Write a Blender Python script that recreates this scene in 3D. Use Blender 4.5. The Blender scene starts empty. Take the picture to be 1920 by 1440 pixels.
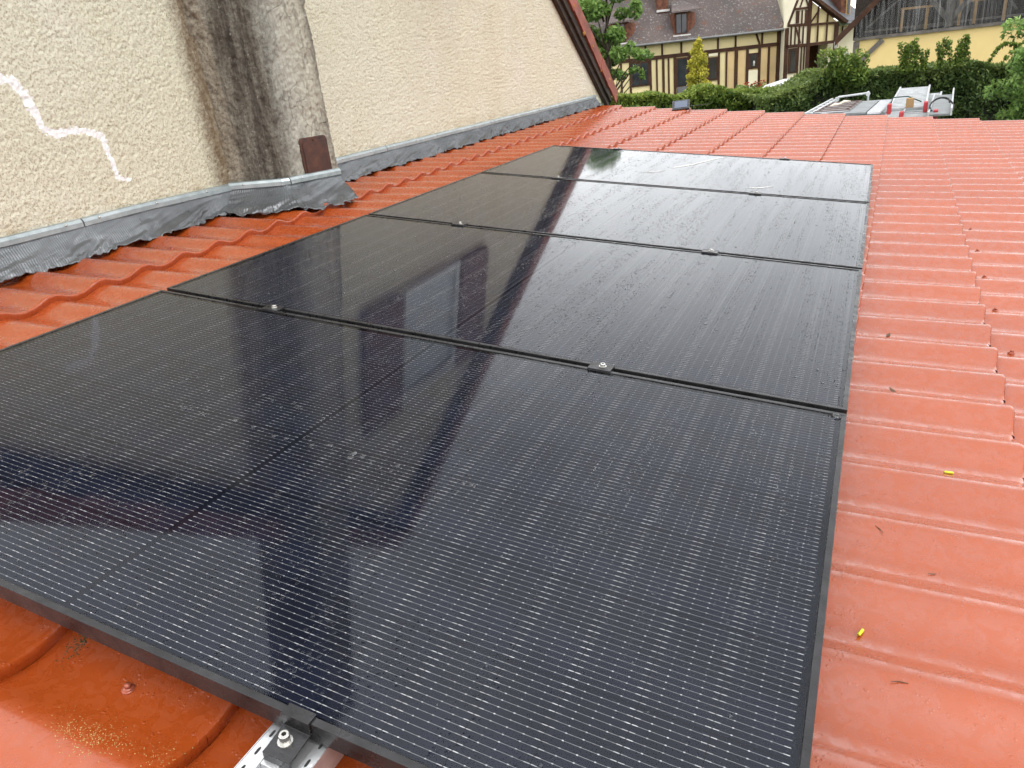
import bpy, math, random
import numpy as np
from mathutils import Vector, Matrix
random.seed(7); RNG = np.random.default_rng(7)
SC = bpy.context.scene
COL = SC.collection
R = math.radians

# ------------------------------------------------------------------ camera
cam = bpy.data.cameras.new('camera'); camo = bpy.data.objects.new('camera', cam); COL.objects.link(camo)
CAM_ROT = Matrix(((0.9015503, -0.0859181, 0.4240579), (0.4205052, 0.4047977, -0.8119816), (-0.1018937, 0.9103609, 0.4010745)))
CAM_POS = Vector((2.0906, -0.4572, 0.5635))
camo.matrix_world = Matrix.Translation(CAM_POS) @ CAM_ROT.to_4x4()
cam.sensor_width = 36; cam.lens = 25.56; cam.clip_start = 0.02; cam.clip_end = 2000
SC.camera = camo

# ------------------------------------------------------------------ world: bright overcast sky
SUN_EL, SUN_ROT = R(52), R(110)
w = bpy.data.worlds.new('World'); SC.world = w; w.use_nodes = True
nt = w.node_tree; nt.nodes.clear()
out = nt.nodes.new('ShaderNodeOutputWorld'); bgn = nt.nodes.new('ShaderNodeBackground')
sky = nt.nodes.new('ShaderNodeTexSky'); sky.sky_type = 'NISHITA'; sky.sun_disc = False
sky.sun_elevation = SUN_EL; sky.sun_rotation = SUN_ROT; sky.dust_density = 4.0; sky.air_density = 1.0; sky.ozone_density = 1.0
hs = nt.nodes.new('ShaderNodeHueSaturation'); hs.inputs['Saturation'].default_value = 0.22
tc = nt.nodes.new('ShaderNodeTexCoord'); nz = nt.nodes.new('ShaderNodeTexNoise')
nz.inputs['Scale'].default_value = 2.6; nz.inputs['Detail'].default_value = 5.0; nz.inputs['Roughness'].default_value = 0.55
rp = nt.nodes.new('ShaderNodeValToRGB'); rp.color_ramp.elements[0].position = 0.34; rp.color_ramp.elements[1].position = 0.68
mx = nt.nodes.new('ShaderNodeMix'); mx.data_type = 'RGBA'
cl = nt.nodes.new('ShaderNodeMix'); cl.data_type = 'RGBA'
cl.inputs[6].default_value = (15.8, 16.0, 16.3, 1); cl.inputs[7].default_value = (24.0, 24.1, 24.2, 1)     # grey to white cloud
nt.links.new(tc.outputs['Generated'], nz.inputs['Vector']); nt.links.new(nz.outputs['Fac'], rp.inputs['Fac'])
nt.links.new(rp.outputs['Color'], cl.inputs[0])
# thin bright haze low down, thicker and greyer cloud overhead, the same all round
sep = nt.nodes.new('ShaderNodeSeparateXYZ'); nt.links.new(tc.outputs['Generated'], sep.inputs[0])
el = nt.nodes.new('ShaderNodeValToRGB'); nt.links.new(sep.outputs[2], el.inputs['Fac'])
for e_, (p_, c_) in zip([el.color_ramp.elements[0], el.color_ramp.elements[1], el.color_ramp.elements.new(.28), el.color_ramp.elements.new(.55)], ((0, .82), (1, .30), (.28, .78), (.55, .40))): e_.position = p_; e_.color = (c_, c_, c_, 1)
gm = nt.nodes.new('ShaderNodeMix'); gm.data_type = 'RGBA'; gm.blend_type = 'MULTIPLY'; gm.inputs[0].default_value = 1
nt.links.new(cl.outputs[2], gm.inputs[6]); nt.links.new(el.outputs['Color'], gm.inputs[7])
mx.inputs[0].default_value = 0.85
nt.links.new(sky.outputs['Color'], hs.inputs['Color']); nt.links.new(hs.outputs['Color'], mx.inputs[6]); nt.links.new(gm.outputs[2], mx.inputs[7])
bgn.inputs['Strength'].default_value = 0.15
nt.links.new(mx.outputs[2], bgn.inputs['Color']); nt.links.new(bgn.outputs['Background'], out.inputs['Surface'])
sun = bpy.data.lights.new('sun', 'SUN'); sun.energy = 0.9; sun.angle = R(25); sun.color = (1.0, 0.96, 0.9)
suno = bpy.data.objects.new('sun', sun); COL.objects.link(suno)
sd = Vector((math.sin(SUN_ROT)*math.cos(SUN_EL), math.cos(SUN_ROT)*math.cos(SUN_EL), math.sin(SUN_EL)))
suno.rotation_euler = sd.to_track_quat('Z', 'Y').to_euler()
vs = SC.view_settings; vs.view_transform = 'Standard'; vs.look = 'None'; vs.gamma = 1; vs.use_curve_mapping = False; vs.exposure = 0.18
try:
    SC.cycles.use_denoising = True; SC.cycles.adaptive_threshold = .035; SC.cycles.max_bounces = 5; SC.cycles.diffuse_bounces = 2; SC.cycles.glossy_bounces = 3; SC.cycles.transmission_bounces = 4; SC.cycles.transparent_max_bounces = 12
    SC.cycles.caustics_reflective = False; SC.cycles.caustics_refractive = False
except Exception: pass

# ------------------------------------------------------------------ helpers
def tag(o, label=None, cat=None, group=None, kind=None):
    for k, v in (('label', label), ('category', cat), ('group', group), ('kind', kind)):
        if v: o[k] = v
    return o
def empty(name, loc=(0, 0, 0), rot=(0, 0, 0), label=None, cat=None, group=None):
    o = bpy.data.objects.new(name, None); COL.objects.link(o); o.location = loc; o.rotation_euler = rot
    o.empty_display_size = 0.1
    return tag(o, label, cat, group)
def link(name, me, parent=None, loc=(0, 0, 0), rot=(0, 0, 0), mats=None):
    o = bpy.data.objects.new(name, me); COL.objects.link(o); o.location = loc; o.rotation_euler = rot
    if parent is not None: o.parent = parent
    if mats:
        for m in mats: me.materials.append(m)
    return o
def mesh_np(name, V, F, smooth=True, attr=None):
    V = np.asarray(V, np.float32); F = np.asarray(F, np.int32); k = F.shape[1]
    me = bpy.data.meshes.new(name); me.vertices.add(len(V)); me.vertices.foreach_set('co', V.ravel())
    me.loops.add(F.size); me.loops.foreach_set('vertex_index', F.ravel())
    me.polygons.add(len(F)); me.polygons.foreach_set('loop_start', np.arange(0, F.size, k, dtype=np.int32))
    me.polygons.foreach_set('loop_total', np.full(len(F), k, np.int32))
    me.polygons.foreach_set('use_smooth', np.full(len(F), smooth))
    if attr:
        for n, (dom, dat) in attr.items():
            a = me.attributes.new(n, 'FLOAT', dom); a.data.foreach_set('value', np.asarray(dat, np.float32))
    me.update(calc_edges=True); me.validate(); return me
def grid_faces(nr, nc):
    i = np.arange(nr-1)[:, None]; j = np.arange(nc-1)[None, :]; a = i*nc+j
    return np.stack([a, a+1, a+nc+1, a+nc], -1).reshape(-1, 4)
class MB:
    """collects polygons, then links them as one mesh object"""
    def __init__(s): s.v = []; s.f = []; s.m = []
    def poly(s, pts, mi=0):
        n = len(s.v); s.v += [tuple(p) for p in pts]; s.f.append(tuple(range(n, n+len(pts)))); s.m.append(mi); return s
    def box(s, a, b, mi=0, M=None):
        (x0, y0, z0), (x1, y1, z1) = a, b
        P = [(x0,y0,z0),(x1,y0,z0),(x1,y1,z0),(x0,y1,z0),(x0,y0,z1),(x1,y0,z1),(x1,y1,z1),(x0,y1,z1)]
        if M is not None: P = [tuple(M @ Vector(p)) for p in P]
        n = len(s.v); s.v += P
        for f in ((0,3,2,1),(4,5,6,7),(0,1,5,4),(1,2,6,5),(2,3,7,6),(3,0,4,7)): s.f.append(tuple(n+i for i in f)); s.m.append(mi)
        return s
    def bar(s, p, q, wd, ht, up=(0, 0, 1), mi=0):
        p, q = Vector(p), Vector(q); d = (q-p); L = d.length; d.normalize(); up = Vector(up)
        sx = d.cross(up).normalized(); uz = sx.cross(d).normalized()
        M = Matrix((sx, d, uz)).transposed().to_4x4(); M.translation = p
        return s.box((-wd/2, 0, -ht/2), (wd/2, L, ht/2), mi, M)
    def tube(s, pts, r, n=8, mi=0, cap=True):
        pts = [Vector(p) for p in pts]; rs = r if isinstance(r, (list, tuple)) else [r]*len(pts); b = len(s.v); pv = None
        for i, p in enumerate(pts):
            d = (pts[min(i+1, len(pts)-1)]-pts[max(i-1, 0)]).normalized()
            u = d.orthogonal().normalized() if pv is None else (pv-d*pv.dot(d)).normalized()
            pv = u; v = d.cross(u)
            for k in range(n):
                a = 2*math.pi*k/n; s.v.append(tuple(p+(u*math.cos(a)+v*math.sin(a))*rs[i]))
        for i in range(len(pts)-1):
            for k in range(n):
                s.f.append((b+i*n+k, b+i*n+(k+1) % n, b+(i+1)*n+(k+1) % n, b+(i+1)*n+k)); s.m.append(mi)
        if cap:
            s.f.append(tuple(b+k for k in range(n))[::-1]); s.m.append(mi)
            s.f.append(tuple(b+(len(pts)-1)*n+k for k in range(n))); s.m.append(mi)
        return s
    def prism(s, pts, d, mi=0):
        n = len(pts); b = len(s.v); d = Vector(d); s.v += [tuple(p) for p in pts]+[tuple(Vector(p)+d) for p in pts]
        s.f.append(tuple(range(b, b+n))[::-1]); s.f.append(tuple(range(b+n, b+2*n))); s.m += [mi, mi]
        for i in range(n): s.f.append((b+i, b+(i+1) % n, b+n+(i+1) % n, b+n+i)); s.m.append(mi)
        return s
    def mesh(s, name, smooth=False):
        me = bpy.data.meshes.new(name); me.from_pydata(s.v, [], s.f)
        me.polygons.foreach_set('material_index', s.m)
        if smooth: me.polygons.foreach_set('use_smooth', [True]*len(s.f))
        me.update(); return me
    def build(s, name, mats, parent=None, smooth=False, bevel=0, loc=(0, 0, 0), rot=(0, 0, 0)):
        mats = mats if isinstance(mats, (list, tuple)) else [mats]
        import bmesh
        me = s.mesh(name, smooth)
        bm = bmesh.new(); bm.from_mesh(me); bmesh.ops.recalc_face_normals(bm, faces=bm.faces); bm.to_mesh(me); bm.free()
        o = link(name, me, parent, loc, rot, mats)
        if bevel:
            m = o.modifiers.new('bevel', 'BEVEL'); m.width = bevel; m.segments = 2; m.limit_method = 'ANGLE'
        return o
def hash2(i, j, seed=0):
    h = (i.astype(np.int64)*374761393 + j.astype(np.int64)*668265263 + seed*1442695041) & 0xffffffff
    h = ((h ^ (h >> 13))*1274126177) & 0xffffffff
    return ((h ^ (h >> 16)) & 0xffff)/65535.0
def vnoise(x, y, seed=0):
    xi, yi = np.floor(x), np.floor(y); fx, fy = x-xi, y-yi
    fx = fx*fx*(3-2*fx); fy = fy*fy*(3-2*fy)
    a = hash2(xi, yi, seed); b = hash2(xi+1, yi, seed); c = hash2(xi, yi+1, seed); d = hash2(xi+1, yi+1, seed)
    return (a*(1-fx)+b*fx)*(1-fy)+(c*(1-fx)+d*fx)*fy
def fbm(x, y, seed=0, octv=4, gain=.5):
    t = 0; a = 1; s = 0
    for o in range(octv):
        t = t+a*vnoise(x*2**o, y*2**o, seed+o*17); s += a; a *= gain
    return t/s

# ------------------------------------------------------------------ node material helper
class NM:
    def __init__(s, name, base=(.5, .5, .5), rough=.5, metal=0, spec=.5, coat=0, coat_rough=.1):
        s.m = bpy.data.materials.new(name); s.m.use_nodes = True; s.t = s.m.node_tree; s.b = s.t.nodes['Principled BSDF']
        s.b.inputs['Base Color'].default_value = (*base, 1); s.b.inputs['Roughness'].default_value = rough
        s.b.inputs['Metallic'].default_value = metal; s.b.inputs['Specular IOR Level'].default_value = spec
        s.b.inputs['Coat Weight'].default_value = coat; s.b.inputs['Coat Roughness'].default_value = coat_rough
    def n(s, t, **kw):
        nd = s.t.nodes.new(t)
        for k, v in kw.items():
            if k in nd.inputs:
                i = nd.inputs[k]
                if hasattr(v, 'is_output') or isinstance(v, bpy.types.NodeSocket): s.t.links.new(v, i)
                else: i.default_value = v
            else: setattr(nd, k, v)
        return nd
    def lk(s, a, b): s.t.links.new(a, b)
    def pos(s, obj=False, scale=None):
        o = s.n('ShaderNodeTexCoord').outputs['Object'] if obj else s.n('ShaderNodeNewGeometry').outputs['Position']
        if scale is not None:
            mp = s.n('ShaderNodeMapping'); mp.inputs['Scale'].default_value = scale; s.lk(o, mp.inputs['Vector']); o = mp.outputs['Vector']
        return o
    def noise(s, vec, scale, detail=3, rough=.5, dist=0):
        nd = s.n('ShaderNodeTexNoise'); nd.inputs['Scale'].default_value = scale; nd.inputs['Detail'].default_value = detail
        nd.inputs['Roughness'].default_value = rough; nd.inputs['Distortion'].default_value = dist; s.lk(vec, nd.inputs['Vector']); return nd.outputs['Fac']
    def voro(s, vec, scale, feature='F1', rnd=1):
        nd = s.n('ShaderNodeTexVoronoi', feature=feature); nd.inputs['Scale'].default_value = scale; nd.inputs['Randomness'].default_value = rnd
        s.lk(vec, nd.inputs['Vector']); return nd
    def ramp(s, fac, stops, interp='LINEAR'):
        nd = s.n('ShaderNodeValToRGB'); cr = nd.color_ramp; cr.interpolation = interp
        while len(cr.elements) < len(stops): cr.elements.new(.5)
        for e, (p, c) in zip(cr.elements, stops):
            e.position = p; e.color = (*c, 1) if isinstance(c, (tuple, list)) else (c, c, c, 1)
        s.lk(fac, nd.inputs['Fac']); return nd.outputs['Color']
    def mix(s, fac, a, b, blend='MIX'):
        nd = s.n('ShaderNodeMix', data_type='RGBA', blend_type=blend)
        for i, v in ((0, fac), (6, a), (7, b)):
            if isinstance(v, bpy.types.NodeSocket): s.lk(v, nd.inputs[i])
            elif i == 0: nd.inputs[0].default_value = v
            else: nd.inputs[i].default_value = (*v, 1)
        return nd.outputs[2]
    def math(s, op, a, b=0, c=0):
        nd = s.n('ShaderNodeMath', operation=op)
        for i, v in enumerate((a, b, c)):
            if isinstance(v, bpy.types.NodeSocket): s.lk(v, nd.inputs[i])
            else: nd.inputs[i].default_value = v
        return nd.outputs[0]
    def attr(s, name): return s.n('ShaderNodeAttribute', attribute_name=name).outputs['Fac']
    def bump(s, h, strength=.5, dist=.01, normal=None):
        nd = s.n('ShaderNodeBump'); nd.inputs['Strength'].default_value = strength; nd.inputs['Distance'].default_value = dist
        s.lk(h, nd.inputs['Height'])
        if normal is not None: s.lk(normal, nd.inputs['Normal'])
        return nd.outputs['Normal']
    def set(s, k, v): s.lk(v, s.b.inputs[k]); return s

def simple(name, base, rough=.5, metal=0, var=.12, scale=6, bump=0, bscale=60, spec=.5, coat=0, obj=False):
    M = NM(name, base, rough, metal, spec, coat); p = M.pos(obj)
    f = M.noise(p, scale, 4, .6)
    lo = tuple(c*(1-var*1.6) for c in base); hi = tuple(min(1, c*(1+var)) for c in base)
    M.set('Base Color', M.ramp(f, [(.3, lo), (.7, hi)]))
    if bump: M.set('Normal', M.bump(M.noise(p, bscale, 4, .6), .6, bump))
    return M.m

# ------------------------------------------------------------------ materials
MAT = {}
def mk_tile():
    M = NM('wet_terracotta_paint', (.55, .1, .035), .3, spec=.5); p = M.pos()
    big = M.noise(p, 1.7, 4, .6); fine = M.noise(p, 38, 4, .65, .6)
    base = M.mix(M.ramp(big, [(.3, 0.), (.7, 1.)]), (.345, .062, .0105), (.28, .045, .0065))
    film = M.ramp(fine, [(.47, 0.), (.56, 1.)])           # broken film of rain water
    base = M.mix(M.math('MULTIPLY', film, .25), base, (.355, .072, .015))
    speck = M.ramp(M.noise(p, 160, 2, .5), [(.70, 0.), (.74, 1.)])
    dirtz = M.ramp(M.noise(p, 7, 4, .6), [(.5, 0.), (.66, 1.)])
    base = M.mix(M.math('MULTIPLY', M.math('MULTIPLY', speck, dirtz), .75), base, (.09, .035, .02))
    grime = M.ramp(M.noise(M.pos(scale=(1.2, 9, 9)), 3.0, 4, .75), [(.52, 0.), (.72, 1.)])
    base = M.mix(M.math('MULTIPLY', grime, .3), base, (.27, .055, .02))
    M.set('Base Color', base)
    M.set('Roughness', M.ramp(fine, [(.44, .24), (.57, .34)]))
    dr = M.voro(p, 130).outputs['Distance']
    drops = M.math('MULTIPLY', M.ramp(dr, [(.12, 1.), (.34, 0.)]), M.ramp(M.noise(p, 30, 2, .5), [(.52, 0.), (.62, 1.)]))
    h = M.math('ADD', M.math('MULTIPLY', drops, .9), M.math('MULTIPLY', film, .15))
    M.set('Normal', M.bump(M.math('ADD', h, M.math('MULTIPLY', M.noise(p, 120, 2), .25)), .5, .0016))
    M.lk(M.ramp(fine, [(.44, .6), (.57, .3)]), M.b.inputs['Coat Weight']); M.b.inputs['Coat Roughness'].default_value = .12
    return M.m
MAT['tile'] = mk_tile()
def mk_wall(paint=False):
    M = NM('white_paint' if paint else 'cream_roughcast', (.72, .62, .42), .9, spec=.2); p = M.pos()
    if paint:
        M.set('Base Color', M.ramp(M.noise(p, 120, 3), [(.3, (.70, .70, .70)), (.6, (.80, .80, .80))]))
        M.set('Normal', M.bump(M.noise(p, 260, 3), .5, .003)); return M.m
    tone = M.noise(p, 1.1, 4, .6)
    base = M.mix(M.ramp(tone, [(.35, 0.), (.7, 1.)]), (.60, .582, .475), (.58, .555, .43))
    pale = M.ramp(M.noise(p, 2.3, 3, .5), [(.5, 0.), (.72, 1.)]); base = M.mix(M.math('MULTIPLY', pale, .6), base, (.63, .615, .54))
    gr = M.ramp(M.noise(p, 150, 2, .6), [(.36, 1.), (.48, 0.)]); base = M.mix(M.math('MULTIPLY', gr, .68), base, (.25, .20, .115))
    # rain streaks: tall, thin
    st = M.noise(M.pos(scale=(1, 1.7, .22)), 1.6, 5, .7)
    sx = M.n('ShaderNodeSeparateXYZ'); M.lk(p, sx.inputs[0])
    zup = M.n('ShaderNodeMapRange', clamp=True); M.lk(sx.outputs[2], zup.inputs[0]); zup.inputs[1].default_value = .15; zup.inputs[2].default_value = 1.1
    yr = M.ramp(M.math('MULTIPLY', sx.outputs[1], .1), [(.40, 0.), (.47, 1.), (.60, .9), (.68, .15)])
    sm = M.math('MULTIPLY', M.math('MULTIPLY', M.ramp(st, [(.42, 0.), (.62, 1.)]), yr), zup.outputs[0])
    base = M.mix(M.math('MULTIPLY', sm, .22), base, (.32, .26, .17))
    # brown run-off beside the chimney
    yb = M.n('ShaderNodeMapRange', clamp=True); M.lk(M.math('ADD', sx.outputs[1], M.math('MULTIPLY', M.math('SUBTRACT', M.noise(p, 28, 4, .7), .5), .16)), yb.inputs[0]); yb.inputs[1].default_value = 2.35; yb.inputs[2].default_value = 2.45
    yb2 = M.math('MULTIPLY', yb.outputs[0], M.math('LESS_THAN', sx.outputs[1], 2.62))
    bn = M.ramp(M.noise(M.pos(scale=(1, 6, 3)), 6, 5, .7), [(.25, .55), (.55, 1.)])
    base = M.mix(M.math('MULTIPLY', M.math('MULTIPLY', yb2, bn), .88), base, (.11, .065, .03))
    # damp line over the flashing
    zb = M.n('ShaderNodeMapRange', clamp=True); M.lk(sx.outputs[2], zb.inputs[0]); zb.inputs[1].default_value = .21; zb.inputs[2].default_value = .13
    dn = M.ramp(M.noise(p, 9, 4, .7), [(.46, 0.), (.7, 1.)])
    base = M.mix(M.math('MULTIPLY', M.math('MULTIPLY', zb.outputs[0], dn), .55), base, (.30, .21, .09))
    M.set('Base Color', base); M.set('Normal', M.bump(M.noise(p, 210, 3, .6), .55, .004))
    return M.m
MAT['wall'] = mk_wall(); MAT['wallpaint'] = mk_wall(True)
def mk_chimney():
    M = NM('weathered_cement', (.3, .28, .24), .92, spec=.25); p = M.pos(); t = M.attr('t')
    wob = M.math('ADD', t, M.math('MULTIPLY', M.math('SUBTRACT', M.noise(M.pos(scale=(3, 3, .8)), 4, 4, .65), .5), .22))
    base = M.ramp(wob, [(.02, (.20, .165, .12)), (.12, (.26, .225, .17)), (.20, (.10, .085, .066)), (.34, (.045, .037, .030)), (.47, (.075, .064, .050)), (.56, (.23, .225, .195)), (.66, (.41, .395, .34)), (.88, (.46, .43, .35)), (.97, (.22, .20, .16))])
    st = M.ramp(M.noise(M.pos(scale=(9, 9, 1.1)), 3, 5, .75), [(.4, 0.), (.68, 1.)])
    base = M.mix(M.math('MULTIPLY', st, .45), base, (.40, .375, .31))
    dk = M.ramp(M.noise(M.pos(scale=(10, 10, 1.8)), 2.5, 5, .75), [(.5, 0.), (.7, 1.)])
    base = M.mix(M.math('MULTIPLY', dk, .6), base, (.055, .048, .04))
    gr = M.ramp(M.noise(p, 95, 4, .7), [(.38, 1.), (.5, 0.)]); base = M.mix(M.math('MULTIPLY', gr, M.ramp(wob, [(.5, .5), (.66, .14)])), base, (.03, .026, .022))
    li = M.ramp(M.noise(p, 70, 3, .6), [(.66, 0.), (.72, 1.)]); base = M.mix(M.math('MULTIPLY', li, .5), base, (.5, .48, .42))
    ck = M.voro(M.pos(scale=(1, 1, .7)), 14, 'DISTANCE_TO_EDGE').outputs['Distance']
    cm = M.math('MULTIPLY', M.ramp(ck, [(.0, 1.), (.018, 0.)]), M.ramp(M.noise(p, 5, 2), [(.5, 0.), (.6, 1.)]))
    base = M.mix(M.math('MULTIPLY', cm, .45), base, (.05, .042, .034))
    M.set('Base Color', base)
    M.set('Normal', M.bump(M.math('ADD', M.noise(p, 150, 5, .7), M.math('MULTIPLY', cm, -.6)), .9, .006))
    return M.m
MAT['chimney'] = mk_chimney()
def mk_lead():
    M = NM('dull_lead', (.2, .21, .225), .38, .55); p = M.pos()
    M.set('Base Color', M.ramp(M.noise(p, 5, 5, .65), [(.3, (.10, .106, .112)), (.7, (.18, .19, .20))]))
    M.set('Roughness', M.ramp(M.noise(p, 26, 3), [(.3, .26), (.7, .42)]))
    M.set('Normal', M.bump(M.noise(p, 90, 3), .25, .002)); return M.m
MAT['lead'] = mk_lead()
def mk_zinc():
    M = NM('zinc_strip', (.34, .38, .39), .36, .6); p = M.pos()
    M.set('Base Color', M.ramp(M.noise(p, 20, 4, .6), [(.3, (.27, .315, .325)), (.7, (.42, .465, .475))]))
    M.set('Normal', M.bump(M.noise(p, 35, 3), .3, .002)); return M.m
MAT['zinc'] = mk_zinc()
def mk_rust():
    M = NM('rusty_plate', (.05, .02, .014), .45, .2); p = M.pos()
    b = M.ramp(M.noise(p, 16, 5, .7), [(.3, (.022, .011, .009)), (.55, (.065, .022, .013)), (.8, (.13, .045, .02))])
    M.set('Base Color', b); M.set('Normal', M.bump(M.noise(p, 120, 3), .4, .002)); return M.m
MAT['rust'] = mk_rust()
def mk_glass():
    m = bpy.data.materials.new('wet_panel_glass'); m.use_nodes = True; M = NM.__new__(NM); M.m = m; M.t = m.node_tree; M.t.nodes.clear()
    o = M.n('ShaderNodeOutputMaterial'); tr = M.n('ShaderNodeBsdfTransparent'); gl = M.n('ShaderNodeBsdfGlossy'); mixs = M.n('ShaderNodeMixShader')
    p = M.pos(True)
    bn = M.n('ShaderNodeTexNoise', noise_dimensions='2D'); bn.inputs['Scale'].default_value = 2.2; bn.inputs['Detail'].default_value = 2; M.lk(M.pos(True, (9, .55, 1)), bn.inputs['Vector'])
    band = M.ramp(bn.outputs['Fac'], [(.42, .10), (.58, 1.)])     # rain beads lie in bands
    v = M.n('ShaderNodeTexVoronoi', voronoi_dimensions='2D'); v.inputs['Scale'].default_value = 120; M.lk(p, v.inputs['Vector'])
    size = M.math('MULTIPLY', M.math('MULTIPLY', M.math('POWER', M.n('ShaderNodeSeparateColor', Color=v.outputs['Color']).outputs[0], 2.2), .50), band)
    dome = M.math('MAXIMUM', M.math('SUBTRACT', size, v.outputs['Distance']), 0)
    nrm2 = M.bump(dome, .38, .005)
    M.lk(nrm2, gl.inputs['Normal'])
    gl.inputs['Color'].default_value = (.97, .985, 1, 1)
    M.lk(M.ramp(bn.outputs['Fac'], [(.35, .045), (.7, .06)]), gl.inputs['Roughness'])
    fr = M.n('ShaderNodeFresnel'); fr.inputs['IOR'].default_value = 1.33; M.lk(nrm2, fr.inputs['Normal'])
    M.lk(fr.outputs[0], mixs.inputs[0]); M.lk(tr.outputs[0], mixs.inputs[1]); M.lk(gl.outputs[0], mixs.inputs[2]); M.lk(mixs.outputs[0], o.inputs['Surface'])
    return m
MAT['glass'] = mk_glass()
def mk_pane():
    M = NM('dark_window_glass', (.02, .025, .03), .06, spec=.6); M.set('Base Color', M.ramp(M.noise(M.pos(), 2), [(.3, (.012, .016, .02)), (.7, (.035, .042, .05))])); return M.m
MAT['pane'] = mk_pane()
MAT['cell'] = simple('silicon_cell', (.0062, .0088, .020), .4, 0, .25, 9, obj=True, spec=.05)
MAT['back'] = simple('black_backsheet', (.005, .007, .015), .5, spec=.05)
MAT['wire'] = simple('cell_wire', (.33, .345, .37), .45, .0, .25, 140); MAT['pad'] = simple('solder_pad', (.48, .49, .52), .4, .0, .5, 55)
def mk_frame():
    M = NM('black_anodised', (.022, .022, .024), .38, .35); p = M.pos()
    M.set('Base Color', M.ramp(M.noise(p, 18, 4, .6), [(.3, (.014, .014, .015)), (.75, (.04, .04, .042))]))
    M.set('Roughness', M.ramp(M.noise(p, 45, 3), [(.35, .2), (.65, .46)])); M.set('Normal', M.bump(M.noise(p, 160, 2), .3, .001)); return M.m
MAT['frame'] = mk_frame()
MAT['steel'] = simple('bright_steel', (.62, .61, .58), .25, .9, .1, 40)
MAT['alu'] = simple('mill_aluminium', (.66, .67, .68), .34, .75, .08, 30, .0006, 220)
MAT['hole_shade'] = simple('painted_hole_shade', (.02, .02, .02), .8)  # flat black standing for the shade inside rail slots and bolt sockets
MAT['wood_dark'] = simple('dark_board', (.032, .021, .014), .8, 0, .4, 18, .004, 60)
MAT['verge'] = simple('brick_red_verge', (.24, .062, .038), .62, 0, .25, 5, .003, 60)
MAT['lichen'] = simple('orange_lichen', (.36, .17, .04), .9, 0, .3, 90, .006, 200)
MAT['moss'] = simple('dark_moss', (.085, .075, .03), .95, 0, .5, 200, .006, 260)
MAT['lichen_pale'] = simple('pale_lichen', (.50, .40, .16), .95, 0, .3, 200, .004, 260)
MAT['screw'] = simple('painted_screw', (.38, .105, .06), .35, .2, .15, 90)
MAT['roofdark'] = simple('old_plain_tiles', (.10, .06, .05), .85, 0, .4, 3)
MAT['yellowbit'] = simple('yellow_green_plastic', (.62, .66, .02), .4)
MAT['twig'] = simple('dry_twig', (.09, .05, .025), .9)
MAT['shutter'] = simple('red_brown_shutter', (.10, .02, .012), .5, 0, .2, 5)
MAT['whiteframe'] = simple('white_window_frame', (.50, .54, .56), .4)
MAT['curtain'] = simple('pale_curtain', (.42, .47, .50), .3, spec=.6)
def mk_water():
    m = bpy.data.materials.new('water_drop'); m.use_nodes = True; M = NM.__new__(NM); M.m = m; M.t = m.node_tree; M.t.nodes.clear()
    o = M.n('ShaderNodeOutputMaterial'); tr = M.n('ShaderNodeBsdfTransparent'); gl = M.n('ShaderNodeBsdfGlossy'); mixs = M.n('ShaderNodeMixShader'); gl.inputs['Roughness'].default_value = .05
    M.lk(M.ramp(M.noise(M.pos(), 30, 1), [(.2, (.93, .96, .97)), (.8, (.99, 1, 1))]), gl.inputs['Color'])
    fr = M.n('ShaderNodeFresnel'); fr.inputs['IOR'].default_value = 1.45; M.lk(M.math('ADD', fr.outputs[0], .01), mixs.inputs[0])
    M.lk(tr.outputs[0], mixs.inputs[1]); M.lk(gl.outputs[0], mixs.inputs[2]); M.lk(mixs.outputs[0], o.inputs['Surface']); return m
MAT['water'] = mk_water()

# ------------------------------------------------------------------ roof frame: s down the slope, y along the wall, h off the panel plane
PITCH = R(6.0); SA, CA = math.sin(PITCH), math.cos(PITCH)
def P(s, y, h=0.0): return Vector((s*CA+h*SA, y, -s*SA+h*CA))
ROT = (0, PITCH, 0)
GROUND = -2.4
WAVE, AMP, STEP, BASE = .2, .023, .024, -.122
Y0 = .085
def course(k, y): return (-.49-.0179*y)+(.3663+.00449*y)*k-(.07 if k < 0 else 0)
def wave(yl): return AMP*(.5+.5*np.cos(2*np.pi*yl/WAVE))**1.35
def roof_h(s, y):
    k = 0
    for kk in range(-3, 14):
        if course(kk, y) <= s: k = kk
    x = (s-course(k, y))/(course(k+1, y)-course(k, y))
    yl = (y-Y0+WAVE/2) % WAVE-WAVE/2
    return BASE+float(wave(yl))+STEP*x*(.95+.15*float(wave(yl))/AMP)

# ------------------------------------------------------------------ ground
def mk_ground():
    M = NM('grass_and_gravel', (.1, .1, .05), .95, spec=.2); p = M.pos()
    g = M.ramp(M.noise(p, .35, 5, .6), [(.38, (.035, .06, .018)), (.5, (.06, .085, .03)), (.62, (.19, .17, .14))])
    M.set('Base Color', M.mix(M.ramp(M.noise(p, 30, 3), [(.3, 0.), (.7, 1.)]), g, (.08, .085, .045))); M.set('Normal', M.bump(M.noise(p, 20, 4), .6, .03)); return M.m
n = 60; gx = np.linspace(-1, 1, n); gx = np.sign(gx)*np.abs(gx)**3*900
GX, GY = np.meshgrid(gx, gx, indexing='ij'); GZ = np.full_like(GX, GROUND)
tag(link('ground', mesh_np('ground', np.stack([GX.ravel(), GY.ravel()+20, GZ.ravel()], 1), grid_faces(n, n)), mats=[mk_ground()]), kind='structure')

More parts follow.
